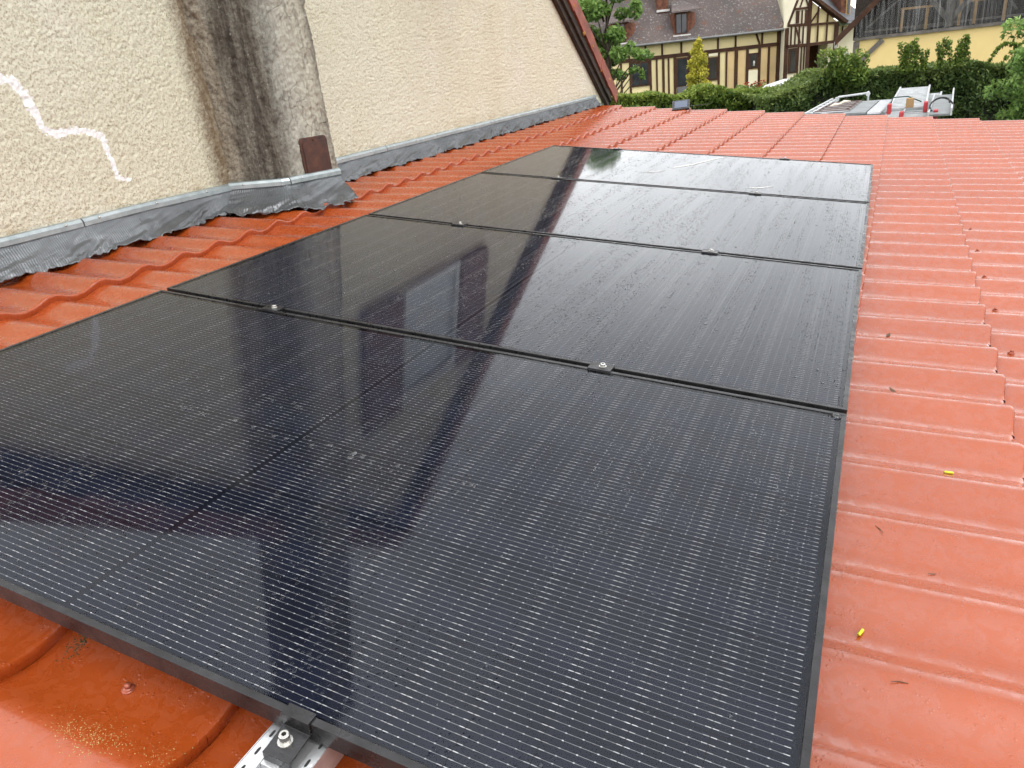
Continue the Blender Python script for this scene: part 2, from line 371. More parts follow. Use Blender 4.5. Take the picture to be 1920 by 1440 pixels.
# ------------------------------------------------------------------ the gabled house on the left
XW = -1.0
def rake(y): return np.minimum(6.645-.765*y, .10+.82*y+0*y)          # lower line of the barge boards
house = empty('gabled_house', (-1.1, 4.1, GROUND), label='cream roughcast house gable wall rising on the left beside the panels', cat='house')
HO = Vector((-1.1, 4.1, GROUND))
def hloc(V): return np.asarray(V)-np.array(HO)
ys = list(np.arange(-.45, 1.0, .05)); y = 1.0
while y < 8.62:
    ys.append(y); y += .0046*math.sqrt((y+.457)**2+9.5)/3.5*max(1, (y-1.5)*.28+.9)
ys.append(8.62); ys = np.array(ys)
zs = np.concatenate([np.linspace(GROUND, -.1, 8), np.arange(-.08, 1.26, .0058), np.linspace(1.3, 3.62, 60)])
ZZ, YY = np.meshgrid(zs, ys, indexing='ij')
ZC = np.minimum(ZZ, rake(YY)+.13)
g1 = vnoise(YY*165, ZC*165, 1); g2 = vnoise(YY*230, ZC*230, 2); g3 = vnoise(YY*9, ZC*9, 3)
g4 = np.clip(vnoise(YY*150+3, ZC*150, 4)*2.2-1.2, 0, 1)
XX = XW+.0044*g1+.0036*g2+.002*g3-.0050*g4
VV = np.stack([XX.ravel(), YY.ravel(), ZC.ravel()], 1); FF = grid_faces(len(zs), len(ys))
FF = FF[(np.ptp(VV[FF][:, :, 2], axis=1) > 1e-5)]
# the white painted squiggle: its own faces of the same rough surface
PL = np.array([(1.40, .70), (1.475, .712), (1.525, .700), (1.556, .634), (1.578, .515), (1.627, .489), (1.70, .497), (1.76, .487), (1.831, .458), (1.838, .355), (1.850, .272), (1.905, .258)])
C2 = VV[FF].mean(1)[:, 1:]; dmin = np.full(len(C2), 9.)
near = (C2[:, 0] > 1.2) & (C2[:, 0] < 2.1) & (C2[:, 1] > .1) & (C2[:, 1] < .95)
cc = C2[near]; dm = np.full(len(cc), 9.)
for i in range(len(PL)-1):
    a, b = PL[i], PL[i+1]; ab = b-a; tt = np.clip(((cc-a)@ab)/(ab@ab), 0, 1)
    wd = np.interp(i+tt, range(len(PL)), [.020, .021, .023, .026, .020, .017, .018, .016, .017, .014, .013, .008])
    dm = np.minimum(dm, np.linalg.norm(cc-(a+tt[:, None]*ab), axis=1)/wd)
dm += (vnoise(cc[:, 0]*110, cc[:, 1]*110, 9)-.5)*.75
dmin[near] = dm; msk = dmin < .82
def submesh(name, keep):
    f = FF[keep]; u, inv = np.unique(f, return_inverse=True); return mesh_np(name, hloc(VV[u]), inv.reshape(f.shape))
wallo = link('roughcast_wall', submesh('roughcast_wall', ~msk), house, mats=[MAT['wall']])
ml = link('painted_line', submesh('painted_line', msk), house, mats=[MAT['wallpaint']]); ml['label'] = 'wavy white painted line on the cream roughcast'
# masonry behind the coat, side walls and the two roof slopes
hb = MB(); hb.prism([hloc(q) for q in [(-1.03, -.40, GROUND), (-1.03, 8.58, GROUND), (-1.03, 8.58, .08), (-1.03, 4.13, 3.5), (-1.03, -.40, .0)]], (-9, 0, 0))
hb.build('masonry', MAT['wall'], house)
for sgn, nm in ((1, 'r'), (-1, 'l')):
    ya, za = 4.13, 3.485
    yb = 8.78 if sgn > 0 else -.62; zb = float(rake(np.array(yb)))
    up = .20
    hr = MB(); hr.prism([hloc(q) for q in [(-.97, ya, za+up), (-.97, yb, zb+up), (-.97, yb, zb+up+.09), (-.97, ya, za+up+.09)]], (-9.3, 0, 0)); hr.build('roof_slope', MAT['roofdark'], house)
    bb = MB(); bb.prism([hloc(q) for q in [(-.995, ya, za), (-.995, yb, zb), (-.995, yb, zb+.11), (-.995, ya, za+.11)]], (.05, 0, 0))
    bb.build('barge_board', MAT['wood_dark'], house, bevel=.004)
    bb = MB(); bb.prism([hloc(q) for q in [(-.945, ya, za+.075), (-.945, yb, zb+.075), (-.945, yb, zb+.20), (-.945, ya, za+.20)]], (.03, 0, 0))
    bb.build('barge_fillet', MAT['wood_dark'], house, bevel=.004)
    # verge tiles, each lapping the one below
    L = math.hypot(yb-ya, zb-za); nT = int(L/.335); d = Vector((0, yb-ya, zb-za)).normalized(); nn = Vector((0, -d.z*sgn, d.y*sgn))
    vt = MB()
    vt.prism([(0, 0, -.012), (0, .36, -.030), (0, .36, .11), (0, .33, .125), (0, 0, .125)], (.022, 0, 0)); vt.prism([(-.16, 0, .095), (-.16, .36, .08), (-.16, .36, .105), (-.16, 0, .122)], (.18, 0, 0))
    import bmesh
    vm = vt.mesh('verge_tile'); bm = bmesh.new(); bm.from_mesh(vm); bmesh.ops.recalc_face_normals(bm, faces=bm.faces); bm.to_mesh(vm); bm.free(); vm.materials.append(MAT['verge'])
    for i in range(nT+1):
        o = link('verge_tile', vm, house); q = Vector((-.915+random.uniform(-.004, .004), ya, za+.195))+d*(i*.335)
        ex = Vector((1, 0, 0)); Mx = Matrix((ex, d, ex.cross(d)*(1 if ex.cross(d).z > 0 else -1))).transposed().to_4x4()
        o.matrix_local = Matrix.Translation(q-HO) @ Mx @ Matrix.Rotation(random.uniform(-.012, .012), 4, 'X')
        if sgn > 0 and i > 4:
            lb = MB(); c0 = q-HO+d*.34+Vector((.014, 0, 0))
            for _ in range(1):
                cc_ = c0+Vector((random.uniform(.0, .016), random.uniform(-.03, .03), random.uniform(-.05, .06)))
                lb.tube([cc_-Vector((.012, 0, 0)), cc_+Vector((.008, 0, 0))], [random.uniform(.02, .035), random.uniform(.010, .02)], 7)
            lb.build('lichen_tuft', MAT['lichen'], house, smooth=True)
# gable window with open shutters (seen mirrored in the panels)
wn = MB().box((-.02, -.40, 0), (.012, .40, .95)).build('window', MAT['curtain'], house, loc=hloc((XW+.01, 4.62, 1.26)))
for a, b in (((-.0, -.45, -.05), (.05, -.39, 1.0)), ((0, .39, -.05), (.05, .45, 1.0)), ((0, -.39, .94), (.05, .39, 1.0)), ((0, -.39, -.05), (.05, .39, .0))):
    MB().box(a, b).build('window_frame', MAT['whiteframe'], wn, bevel=.004)
for yc in (3.86, 5.36):
    sh = MB().box((0, -.26, 0), (.035, .26, 1.08)).build('shutter', MAT['shutter'], house, bevel=.004, loc=hloc((XW+.03, yc, 1.22)))
    for i in range(5): MB().box((.037, -.25+i*.102, .01), (.047, -.155+i*.102, 1.07)).build('board', MAT['shutter'], sh, bevel=.003)

# ------------------------------------------------------------------ chimney breast
CP = np.array([(-1.04, 2.470), (-1.0, 2.49), (-.90, 2.562), (-.80, 2.635), (-.765, 2.662), (-.748, 2.70), (-.735, 2.76), (-.705, 2.88), (-.682, 2.985), (-.69, 3.012), (-.76, 3.03), (-1.04, 3.03)])
seg = np.concatenate([[0], np.cumsum(np.linalg.norm(np.diff(CP, axis=0), axis=1))])
tu = np.linspace(0, seg[9]+.05, 170); tu = np.concatenate([tu, np.linspace(seg[9]+.07, seg[-1], 14)])
px_, py_ = np.interp(tu, seg, CP[:, 0]), np.interp(tu, seg, CP[:, 1])
zc = np.concatenate([np.arange(-.25, 1.2, .0062), np.linspace(1.22, 4.7, 90)])
T, Zc = np.meshgrid(tu, zc); PX = np.broadcast_to(px_, T.shape).copy(); PY = np.broadcast_to(py_, T.shape).copy()
dxy = np.gradient(np.stack([px_, py_]), axis=1); nrm = np.stack([dxy[1], -dxy[0]]); nrm /= np.linalg.norm(nrm, axis=0)+1e-9
k9 = np.ones(9)/9; nrm = np.stack([np.convolve(np.pad(a_, 4, mode='edge'), k9, 'valid') for a_ in nrm])
disp = .016*(fbm(T*9, Zc*7, 21, 4)-.5)+.012*(fbm(T*55, Zc*45, 31, 3)-.5)+.006*(vnoise(T*140, Zc*130, 41)-.5)
disp -= .010*np.clip(fbm(T*16, Zc*10, 51, 3)-.56, 0, 1)*4
lump = np.clip((Zc-.80-.06*(vnoise(T*30, Zc*0, 61)))*18, 0, 1)*np.clip((.125-T)*25, 0, 1)
disp += .030*lump*(.6+.6*vnoise(T*50, Zc*40, 71))
VVc = np.stack([(PX+disp*nrm[0]).ravel(), (PY+disp*nrm[1]).ravel(), Zc.ravel()], 1)
chm = mesh_np('chimney', hloc(VVc), grid_faces(len(zc), len(tu)), attr={'t': ('POINT', (T/seg[9]).ravel())})
chim = link('chimney', chm, house, mats=[MAT['chimney']]); chim['label'] = 'grey streaked cement chimney breast'
MB().box((-.42, -.32, 0), (.24, .32, .1)).build('chimney_cap', MAT['chimney'], chim, bevel=.01, loc=hloc((-.98, 2.78, 4.68)))
# rusty soot-door plate on the chimney front
fd = Vector((.0745, .34, 0)).normalized(); fn = Vector((fd.y, -fd.x, 0))
plo = Matrix((fd, Vector((0, 0, 1)), fn)).transposed().to_4x4(); plo.translation = Vector(hloc((-.712, 2.868, .20)))
pts = []
for cx, cy, a0 in ((.072, .090, 0), (-.072, .090, 90), (-.072, -.11, 180), (.072, -.11, 270)):
    for k in range(5): a = R(a0+k*22.5); pts.append((cx+.022*math.cos(a), cy+.022*math.sin(a), 0))
pm = MB().prism(pts, (0, 0, .012)).build('soot_door', MAT['rust'], chim, bevel=.004); pm.matrix_local = plo
pm['label'] = 'rusty brown rounded metal plate low on the chimney'
MB().prism([(x_*.84, y_*.84-.002, .012) for x_, y_, _ in pts], (0, 0, .004)).build('raised_panel', MAT['rust'], pm, bevel=.003)
MB().tube([(0, .093, .010), (0, .093, .020)], .007, 8).build('bolt', MAT['rust'], pm)
# crumbled mortar around the plate is part of the chimney relief

# ------------------------------------------------------------------ flashing along the wall
def roof_z(x, y):
    s = x/CA; return float(P(s, y, roof_h(s, y)).z)
def flashing(label, path, cuts, dz=0., ends=(0, 0)):
    """path: list of (x, y, z_top, x_bottom, y_bottom); cuts: path parameters where one strip laps the next"""
    A = np.array(path, float); L = np.concatenate([[0], np.cumsum(np.linalg.norm(np.diff(A[:, :2], axis=0), axis=1))])
    root = empty('wall_flashing', (A[0, 0], A[0, 1], 0), label=label, cat='flashing', group='lead flashings where the roof meets the wall'); O = np.array((A[0, 0], A[0, 1], 0))
    cuts = [0]+cuts+[L[-1]]
    for c0, c1 in zip(cuts[:-1], cuts[1:]):
        # zinc pressing strip: profile swept along the path
        ln = np.linspace(c0+.004, c1-.002, max(3, int((c1-c0)/.03)))
        prof = [(.000, .004), (.010, .000), (.018, -.012), (.018, -.031), (.011, -.036), (.008, -.033)]
        V = []
        for l in ln:
            x, y_, z, xb, yb = [np.interp(l, L, A[:, k]) for k in range(5)]
            x2, y2 = np.interp(l+.01, L, A[:, 0]), np.interp(l+.01, L, A[:, 1])
            if l+.01 > L[-1]: x2, y2 = x+(x-np.interp(l-.01, L, A[:, 0])), y_+(y_-np.interp(l-.01, L, A[:, 1]))
            d = np.array((y2-y_, -(x2-x))); d /= np.linalg.norm(d)+1e-9
            wob = .003*(vnoise(np.array(l*4.), np.array(1.), 5)-.5)
            for o_, h_ in prof: V.append((x+d[0]*(o_+wob), y_+d[1]*(o_+wob), z+h_+wob))
        me = mesh_np('zinc_strip', np.array(V)-O, grid_faces(len(ln), len(prof)), smooth=False)
        rl = link('zinc_strip', me, root, mats=[MAT['zinc']]); sm = rl.modifiers.new('solid', 'SOLIDIFY'); sm.thickness = .0015
        for l in np.arange(c0+.08, c1-.02, .31):
            x, y_, z = [np.interp(l, L, A[:, k]) for k in range(3)]
            x2, y2 = np.interp(l+.01, L, A[:, 0]), np.interp(l+.01, L, A[:, 1]); d = np.array((y2-y_, -(x2-x))); d /= np.linalg.norm(d)+1e-9
            q = Vector((x+d[0]*.016, y_+d[1]*.016, z-.010))-Vector(O); dv = Vector((d[0], d[1], .5)).normalized()
            MB().tube([q, q+dv*.004, q+dv*.006], [.0055, .005, .002], 8).build('screw', MAT['steel'], rl, smooth=True)
        # pleated lead apron dressed down to the tiles
        n1 = max(20, int((c1-c0+.03)/.0035)); n2 = 26; lu = np.linspace(c0-.012, c1+.006, n1); uu = np.linspace(0, 1, n2)
        U, Lq = np.meshgrid(uu, lu); 
        xt, yt, zt, xb, yb = [np.interp(Lq, L, A[:, k]) for k in range(5)]
        zb_ = np.array([roof_z(np.interp(l, L, A[:, 3]), np.interp(l, L, A[:, 4])) for l in lu])
        zb_ = np.convolve(np.pad(zb_, 30, mode='edge'), np.ones(61)/61, 'valid')[:, None]+.015+dz
        rag = .014*(fbm(Lq*14, Lq*0, 5+len(path), 3)-.5)+.010*(vnoise(Lq*55, Lq*0, 8)-.5)
        Ue = U*(1+rag/.09*U)
        dxn, dyn = xb-xt, yb-yt; dn = np.hypot(dxn, dyn)+1e-6; dxn, dyn = dxn/dn, dyn/dn
        crv = Ue**1.35
        X = xt+dxn*.010+(xb-xt)*crv; Y = yt+dyn*.010+(yb-yt)*crv; Z = (zt-.030)+(zb_-(zt-.030))*Ue
        wr = .022*(fbm(Lq*5+U*2.5, U*2.2+Lq*2, 91, 4, .55)-.5)*(.25+U)*1.6-.013*np.maximum(0, 1-np.abs(fbm(Lq*5+U*1.2, U*.8, 95, 2)-.5)*16)*U+.014*np.maximum(0, vnoise(Lq*9+U*3, U*1.5, 92)-.62)*U*3
        wr += .0017*np.sin(2*np.pi*(Lq+.02*U+.008*vnoise(Lq*9, U*4, 77))/.0105)
        wr += .006*(vnoise(Lq*40, U*2, 93)-.5)*U**3*1.6
        X += dxn*wr; Y += dyn*wr; Z += wr*.55*(.4+U)
        me = mesh_np('lead_apron', np.stack([X.ravel(), Y.ravel(), Z.ravel()], 1)-O, grid_faces(n1, n2))
        ap = link('lead_apron', me, root, mats=[MAT['lead']]); sm = ap.modifiers.new('solid', 'SOLIDIFY'); sm.thickness = .0016
    return root
ZT = .142
flashing('pleated lead flashing with zinc strip left of the chimney', [(-.992, .1, ZT, -.892, .10), (-.992, 1.2, ZT, -.890, 1.2), (-.992, 2.0, ZT, -.895, 2.0), (-.990, 2.49, ZT-.008, -.93, 2.42)], [.72, 1.50])
flashing('crumpled lead flashing wrapped round the chimney foot', [(-.995, 2.470, ZT-.004, -.985, 2.34), (-.87, 2.555, ZT-.010, -.76, 2.365), (-.752, 2.640, ZT-.016, -.545, 2.49), (-.735, 2.71, ZT-.016, -.525, 2.60), (-.668, 2.995, ZT-.022, -.485, 2.885)], [.315], .010)
flashing('long lead flashing on the wall right of the chimney', [(-.992, 3.04, .130, -.892, 3.04), (-.992, 4.5, .130, -.895, 4.5), (-.992, 6.5, .126, -.895, 6.5), (-.992, 8.40, .122, -.900, 8.40)], [.9, 2.6, 4.2])

# ------------------------------------------------------------------ lean-to with the metal tile roof
lean = empty('lean_to', (1.7, 3.6, GROUND), label='low lean-to covered in wet terracotta red metal tiles', cat='lean-to'); LO = Vector((1.7, 3.6, GROUND))
roofp = MB()
KMIN, KMAX, JMIN, JMAX = -2, 12, -6, 41
# deck just under the tiles
dk = MB(); a0, a1 = P(-1.0/CA, -1.1, BASE-.03), P(3.72, -1.1, BASE-.03)
dk.prism([a0-LO, a1-LO, P(3.72, -1.1, BASE-.07)-LO, P(-1.0/CA, -1.1, BASE-.07)-LO], (0, 9.46, 0))
deck = dk.build('roof', MAT['wood_dark'], lean)
for a, b in (((3.45, -1.0, GROUND), (3.6, 8.3, -.56)), ((-.98, 8.16, GROUND), (3.45, 8.3, -.60)), ((-.98, -1.0, GROUND), (3.45, -.86, -.60))):
    MB().box(Vector(a)-LO, Vector(b)-LO).build('side_wall', MAT['wall'], lean)
xs = np.array([0, .06, .3, .6, .90, .972, .988, .995]); zx = np.array([0, .06, .3, .6, .88, .985, 1.0, .95])*STEP
xr = np.array([.995, 1.003, 1.002, .995]); zr = np.array([.95, .80, .55, -.15])*STEP           # the pressed nose
yl = np.linspace(-WAVE/2, WAVE/2, 17)
def sheet(x_, z_):
    TX, TY = np.meshgrid(x_, yl, indexing='ij'); cr = wave(TY)/AMP
    TZ = wave(TY)+z_[:, None]*(.95+.15*cr); TX = TX+.012*cr*np.clip((TX-.85)/.14, 0, 1)      # the nose lifts and pushes out on every crest
    return np.stack([TX.ravel(), TY.ravel(), TZ.ravel()], 1), grid_faces(len(x_), len(yl))[:, ::-1]
tv1, tf1 = sheet(xs, zx); tv2, tf2 = sheet(xr, zr); tileV = np.concatenate([tv1, tv2]); tileF = np.concatenate([tf1, tf2+len(tv1)])
tile_me = mesh_np('tile', tileV, tileF); tile_me.materials.append(MAT['tile'])
Minv = camo.matrix_world.inverted()
def project(q):
    c = Minv @ q
    if c.z > -.05: return None
    return (.5+c.x/-c.z*cam.lens/36, .5+c.y/-c.z*cam.lens/27)
cand = []
for k in range(KMIN, KMAX):
    for j in range(JMIN, JMAX+1):
        yc = Y0+WAVE*j; s0, s1 = course(k, yc), course(k+1, yc)
        if s1 < -.98: continue
        pr = [project(P(s_, y_, -.1)) for s_ in (s0, (s0+s1)/2, s1) for y_ in (yc-.1, yc, yc+.1)]
        vis = any(p_ is not None and -.005 < p_[0] < 1.005 and -.005 < p_[1] < 1.005 for p_ in pr)
        under = s0 > -.02 and s1 < 2.11 and yc-.1 > .02 and yc+.1 < 4.60
        dist = (P((s0+s1)/2, yc, -.1)-CAM_POS).length
        cand.append((0 if vis and not under else 1, dist, k, j, s0, s1, yc))
cand.sort(); rest = []
def to_deck(o): o.parent = deck
for i, (hid, dist, k, j, s0, s1, yc) in enumerate(cand):
    if i < 300 and not hid:
        o = link('tile', tile_me, deck); o.location = P(s0, yc, BASE)-LO; o.rotation_euler = ROT; o.scale = ((s1-s0), 1, 1)
    else: rest.append((s0, s1, yc))
RV = np.concatenate([np.stack([(s0+tileV[:, 0]*(s1-s0))*CA+(BASE+tileV[:, 2])*SA, yc+tileV[:, 1], -(s0+tileV[:, 0]*(s1-s0))*SA+(BASE+tileV[:, 2])*CA], 1) for s0, s1, yc in rest])-np.array(LO)
RF = np.concatenate([tileF+i*len(tileV) for i in range(len(rest))])
tag(link('tile_field', mesh_np('tile_field', RV, RF), deck, mats=[MAT['tile']]), kind='stuff')
# painted roofing screws
def screw_mesh():
    m = MB(); m.tube([(0, 0, -.001), (0, 0, .0022)], .0095, 14); m.tube([(0, 0, .0022), (0, 0, .0045)], .0075, 14); m.tube([(0, 0, .0045), (0, 0, .0105)], .0046, 6); return m.mesh('screw', True)
scm = screw_mesh(); scm.materials.append(MAT['screw'])
for s_, y_ in ((1.169, .000), (2.535, 1.985), (2.535, 2.385), (2.54, 2.785), (2.55, 3.185), (2.555, 3.585), (2.99, 5.0), (-.70, 1.785), (-.72, 3.785)):
    h_ = roof_h(s_, y_); o = link('screw', scm, deck); o.location = P(s_, y_, h_)-LO; o.rotation_euler = (random.uniform(-.2, .2), PITCH+random.uniform(-.1, .1), 0); o.scale = (1.05,)*3
# moss and lichen grown on the near tiles
def patch(name, mat, s, y, n, rs, ry, size):
    m = MB()
    for _ in range(n):
        ss, yy = random.gauss(s, rs), random.gauss(y, ry); r_ = size*random.uniform(.4, 1.3); q = P(ss, yy, roof_h(ss, yy))-LO
        m.tube([q-Vector((0, 0, .002)), q+Vector((0, 0, r_*.35)), q+Vector((0, 0, r_*.5))], [r_, r_*.8, r_*.25], 6)
    tag(m.build(name, mat, deck, smooth=True), kind='stuff')
patch('moss', MAT['moss'], 1.015, .045, 260, .009, .022, .0016)
patch('lichen_specks', MAT['lichen_pale'], 1.20, -.085, 420, .035, .016, .0007)
patch('lichen_specks', MAT['lichen_pale'], 1.33, -.070, 160, .02, .015, .0006)

# ------------------------------------------------------------------ solar panels
PL_, PW_, GAP = 2.094, 1.134, .020
NX, NY = 22, 6
pitx = .0928; pity = .1838; cgap = .010
def cell_mesh():
    m = MB(); cx, cy = .0912, .182
    m.poly([(-cx/2, -cy/2+.0, 0), (cx/2, -cy/2, 0), (cx/2, cy/2, 0), (-cx/2, cy/2, 0)], 0)
    for i in range(16):
        yy = -cy/2+cy/16*(i+.5); wv = .00025
        m.poly([(-cx/2-.0006, yy-wv, .0004), (cx/2+.0006, yy-wv, .0004), (cx/2+.0006, yy+wv, .0004), (-cx/2-.0006, yy+wv, .0004)], 1)
        for sx in (-1, 1):
            xa = sx*(cx/2-.004); m.poly([(xa-.0038, yy-.0006, .0006), (xa+.0038, yy-.0006, .0006), (xa+.0038, yy+.0006, .0006), (xa-.0038, yy+.0006, .0006)], 2)
        for q in range(3):
            xa = cx*(-.25+.25*q); m.poly([(xa-.0012, yy-.0008, .0005), (xa+.0012, yy-.0008, .0005), (xa+.0012, yy+.0008, .0005), (xa-.0012, yy+.0008, .0005)], 2)
    me = m.mesh('cell'); me.materials.append(MAT['cell']); me.materials.append(MAT['wire']); me.materials.append(MAT['pad']); return me
cellm = cell_mesh()
fr_l = MB().box((0, 0, -.030), (PL_, .011, .0015)).mesh('frame_rail'); fr_s = MB().box((0, .0111, -.030), (.011, PW_-.0111, .0013)).mesh('frame_rail')
for m_ in (fr_l, fr_s): m_.materials.append(MAT['frame'])
glm = mesh_np('glass', [(.0105, .0105, 0), (PL_-.0105, .0105, 0), (PL_-.0105, PW_-.0105, 0), (.0105, PW_-.0105, 0)], [[0, 1, 2, 3]], smooth=False); glm.materials.append(MAT['glass'])
bkm = MB().box((.011, .011, -.009), (PL_-.011, PW_-.011, -.0068)).mesh('backsheet'); bkm.materials.append(MAT['back'])
plabel = ['black solar panel nearest the camera, filling the foreground', 'second black solar panel counted from the near one', 'third black solar panel, with bright sky mirrored in it', 'farthest black solar panel, below the open red tiles']
panels = []
for k in range(4):
    root = empty('photovoltaic_module', P(0, k*(PW_+GAP), 0), ROT, plabel[k], 'solar panel', 'black solar panels laid in a row on the red roof'); panels.append(root)
    for me, loc in ((fr_l, (0, 0, 0)), (fr_l, (0, PW_-.011, 0)), (fr_s, (0, 0, 0)), (fr_s, (PL_-.011, 0, 0))):
        o = link('frame_rail', me, root, loc); b = o.modifiers.new('bevel', 'BEVEL'); b.width = .0011; b.segments = 2
    bs = link('backsheet', bkm, root)
    link('glass', glm, root, (0, 0, -.0008 if k else -.0008))
    for i in range(NX):
        for j in range(NY):
            sx = PL_/2+(i-NX/2+.5)*pitx+(cgap/2 if i >= NX/2 else -cgap/2); sy = PW_/2+(j-NY/2+.5)*pity
            link('cell', cellm, bs, (sx, sy, -.0052))
# ---- clamps between the panels and at the ends
def bolt_on(parent, loc, r=.0068, hgt=.008):
    b = MB(); x, y_, z = loc; ring = 14
    b.tube([(x, y_, z-.001), (x, y_, z+.0016)], r*1.45, ring); b.tube([(x, y_, z+.0016), (x, y_, z+hgt-.001), (x, y_, z+hgt)], [r, r, r*.86], ring, cap=False)
    # top rim and hexagonal recess
    n0 = len(b.v)
    for k in range(12): a = k*math.pi/6; b.v.append((x+r*.86*math.cos(a), y_+r*.86*math.sin(a), z+hgt))
    for k in range(12): a = k*math.pi/6; rr = r*.5*(1 if k % 2 == 0 else .88); b.v.append((x+rr*math.cos(a), y_+rr*math.sin(a), z+hgt))
    for k in range(12): a = k*math.pi/6; rr = r*.5*(1 if k % 2 == 0 else .88); b.v.append((x+rr*math.cos(a), y_+rr*math.sin(a), z+hgt*.45))
    for k in range(12):
        q = (k+1) % 12; b.f.append((n0+k, n0+q, n0+12+q, n0+12+k)); b.m.append(0); b.f.append((n0+12+k, n0+12+q, n0+24+q, n0+24+k)); b.m.append(0)
    b.f.append(tuple(n0+24+k for k in range(12))); b.m.append(1)  # socket floor coloured dark to paint in its shade
    return b.build('bolt', [MAT['steel'], MAT['hole_shade']], parent)
clab = {(0, 0): 'left clamp between the first and second panels', (0, 1): 'right clamp between the first and second panels', (1, 0): 'left clamp between the second and third panels', (1, 1): 'right clamp between the second and third panels', (2, 0): 'left clamp between the third and farthest panels', (2, 1): 'right clamp between the third and farthest panels'}
for (k, q), lab in clab.items():
    s_ = (.463, 1.52)[q] if k == 0 else (.485, 1.565)[q]; yg = (k+1)*(PW_+GAP)-GAP/2
    r_ = empty('mid_clamp', P(s_, yg, 0), ROT, 'small black '+lab, 'clamp', 'black clamps in the panel gaps')
    MB().box((-.030, -.021, .0017), (.030, .021, .0052)).build('top_plate', MAT['frame'], r_, bevel=.001)
    MB().box((-.030, -.0088, -.028), (.030, .0088, .0017)).build('web', MAT['frame'], r_)
    bolt_on(r_, (.004, .0, .0052))
for s_, lab in ((.478, 'left'), (1.58, 'right')):
    r_ = empty('end_clamp', P(s_, 4*PW_+3*GAP, 0), ROT, 'black end clamp on the far edge of the farthest panel, %s one' % lab, 'clamp', 'end clamps of the panel row')
    MB().prism([(-.03, -.009, .0017), (-.03, -.009, .005), (-.03, .005, .005), (-.03, .005, -.026), (-.03, .040, -.026), (-.03, .040, -.030), (-.03, .001, -.030), (-.03, .001, .0017)], (.06, 0, 0)).build('bracket', MAT['frame'], r_)
    bolt_on(r_, (0, .024, -.026), hgt=.034)
r_ = empty('end_clamp', P(1.505, 0, 0), ROT, 'black end clamp with silver bolt on the near edge of the nearest panel', 'clamp', 'end clamps of the panel row')
MB().prism([(-.021, .013, .0020), (-.021, .013, .0052), (-.021, -.0042, .0052), (-.021, -.0042, -.0150), (-.021, -.0360, -.0190), (-.021, -.0440, -.0190), (-.021, -.0440, -.0345), (-.021, -.0405, -.0345), (-.021, -.0405, -.0222), (-.021, -.0350, -.0222), (-.021, -.0012, -.0182), (-.021, -.0012, .0020)], (.042, 0, 0)).build('bracket', MAT['frame'], r_, bevel=.0008)
bolt_on(r_, (-.003, -.022, -.0175), r=.0068, hgt=.014)
# ---- aluminium mini rail under that clamp
rl = empty('mounting_rail', P(1.502, 0, -.0355), ROT, 'short silver perforated mounting rail under the near end clamp', 'rail')
for a, b in (((-.060, -.13, -.006), (-.034, .22, .0)), ((-.034, -.13, -.020), (-.026, .22, .003)), ((-.026, -.13, -.020), (.000, .22, -.014)), ((.000, -.13, -.020), (.009, .22, .003)), ((.009, -.13, -.006), (.036, .22, -.0015)), ((.036, -.13, -.006), (.058, .22, .0003)), ((-.026, -.050, -.0139), (.000, -.043, .002))):
    MB().box(a, b).build('extrusion', MAT['alu'], rl, bevel=.0009)
MB().box((-.062, -.13, -.045), (-.0605, .22, .0)).build('flange', MAT['alu'], rl); MB().box((.0585, -.13, -.045), (.060, .22, .0003)).build('flange', MAT['alu'], rl)
for x_, z_, ph in ((-.048, .0, 0), (.047, .0003, .012)):
    for i in range(7):
        yy = -.118+ph+i*.027; b = MB(); pts = [(x_+.0028*math.cos(a), yy+(.0042 if math.sin(a) > 0 else -.0042)*0.4+.0042*math.sin(a), z_+.0003) for a in np.linspace(0, 2*math.pi, 13)[:-1]]
        b.poly(pts).build('slot_shade', MAT['hole_shade'], rl)  # flat dark oval paints the shade of a slot, nothing is cut
rl.scale = (.72, 1, 1)

# ================================================================== beyond the roof
FH = Vector((-.463, .886, 0)).normalized(); RH = Vector((FH.y, -FH.x, 0)); AZ = math.atan2(RH.y, RH.x)
def bgp(u, D, z=0.): v = CAM_POS+RH*u+FH*D; return Vector((v.x, v.y, z))
MAT['plaster'] = simple('cream_infill', (.78, .67, .38), .9, 0, .07, .8, spec=.2)
MAT['plaster_w'] = simple('pale_infill', (.82, .77, .58), .9, 0, .05, .8, spec=.2)
MAT['plaster_o'] = simple('ochre_infill', (.66, .49, .26), .9, 0, .10, .8, spec=.2)
MAT['timber'] = simple('brown_timber', (.060, .026, .014), .75, 0, .25, 3, spec=.3)
MAT['timber_grey'] = simple('grey_timber', (.16, .145, .13), .85, 0, .25, 4, spec=.2)
MAT['timber_new'] = simple('light_wood', (.42, .27, .13), .8, 0, .2, 4, spec=.2)
MAT['barn_yellow'] = simple('yellow_render', (.80, .62, .28), .9, 0, .05, .5, spec=.2)
MAT['bracket_brown'] = simple('brown_tile_cheek', (.15, .055, .03), .85, 0, .4, 6)
MAT['sill'] = simple('pale_sill', (.6, .6, .58), .7)
MAT['zincgrey'] = simple('grey_gutter', (.16, .165, .17), .5, .3)
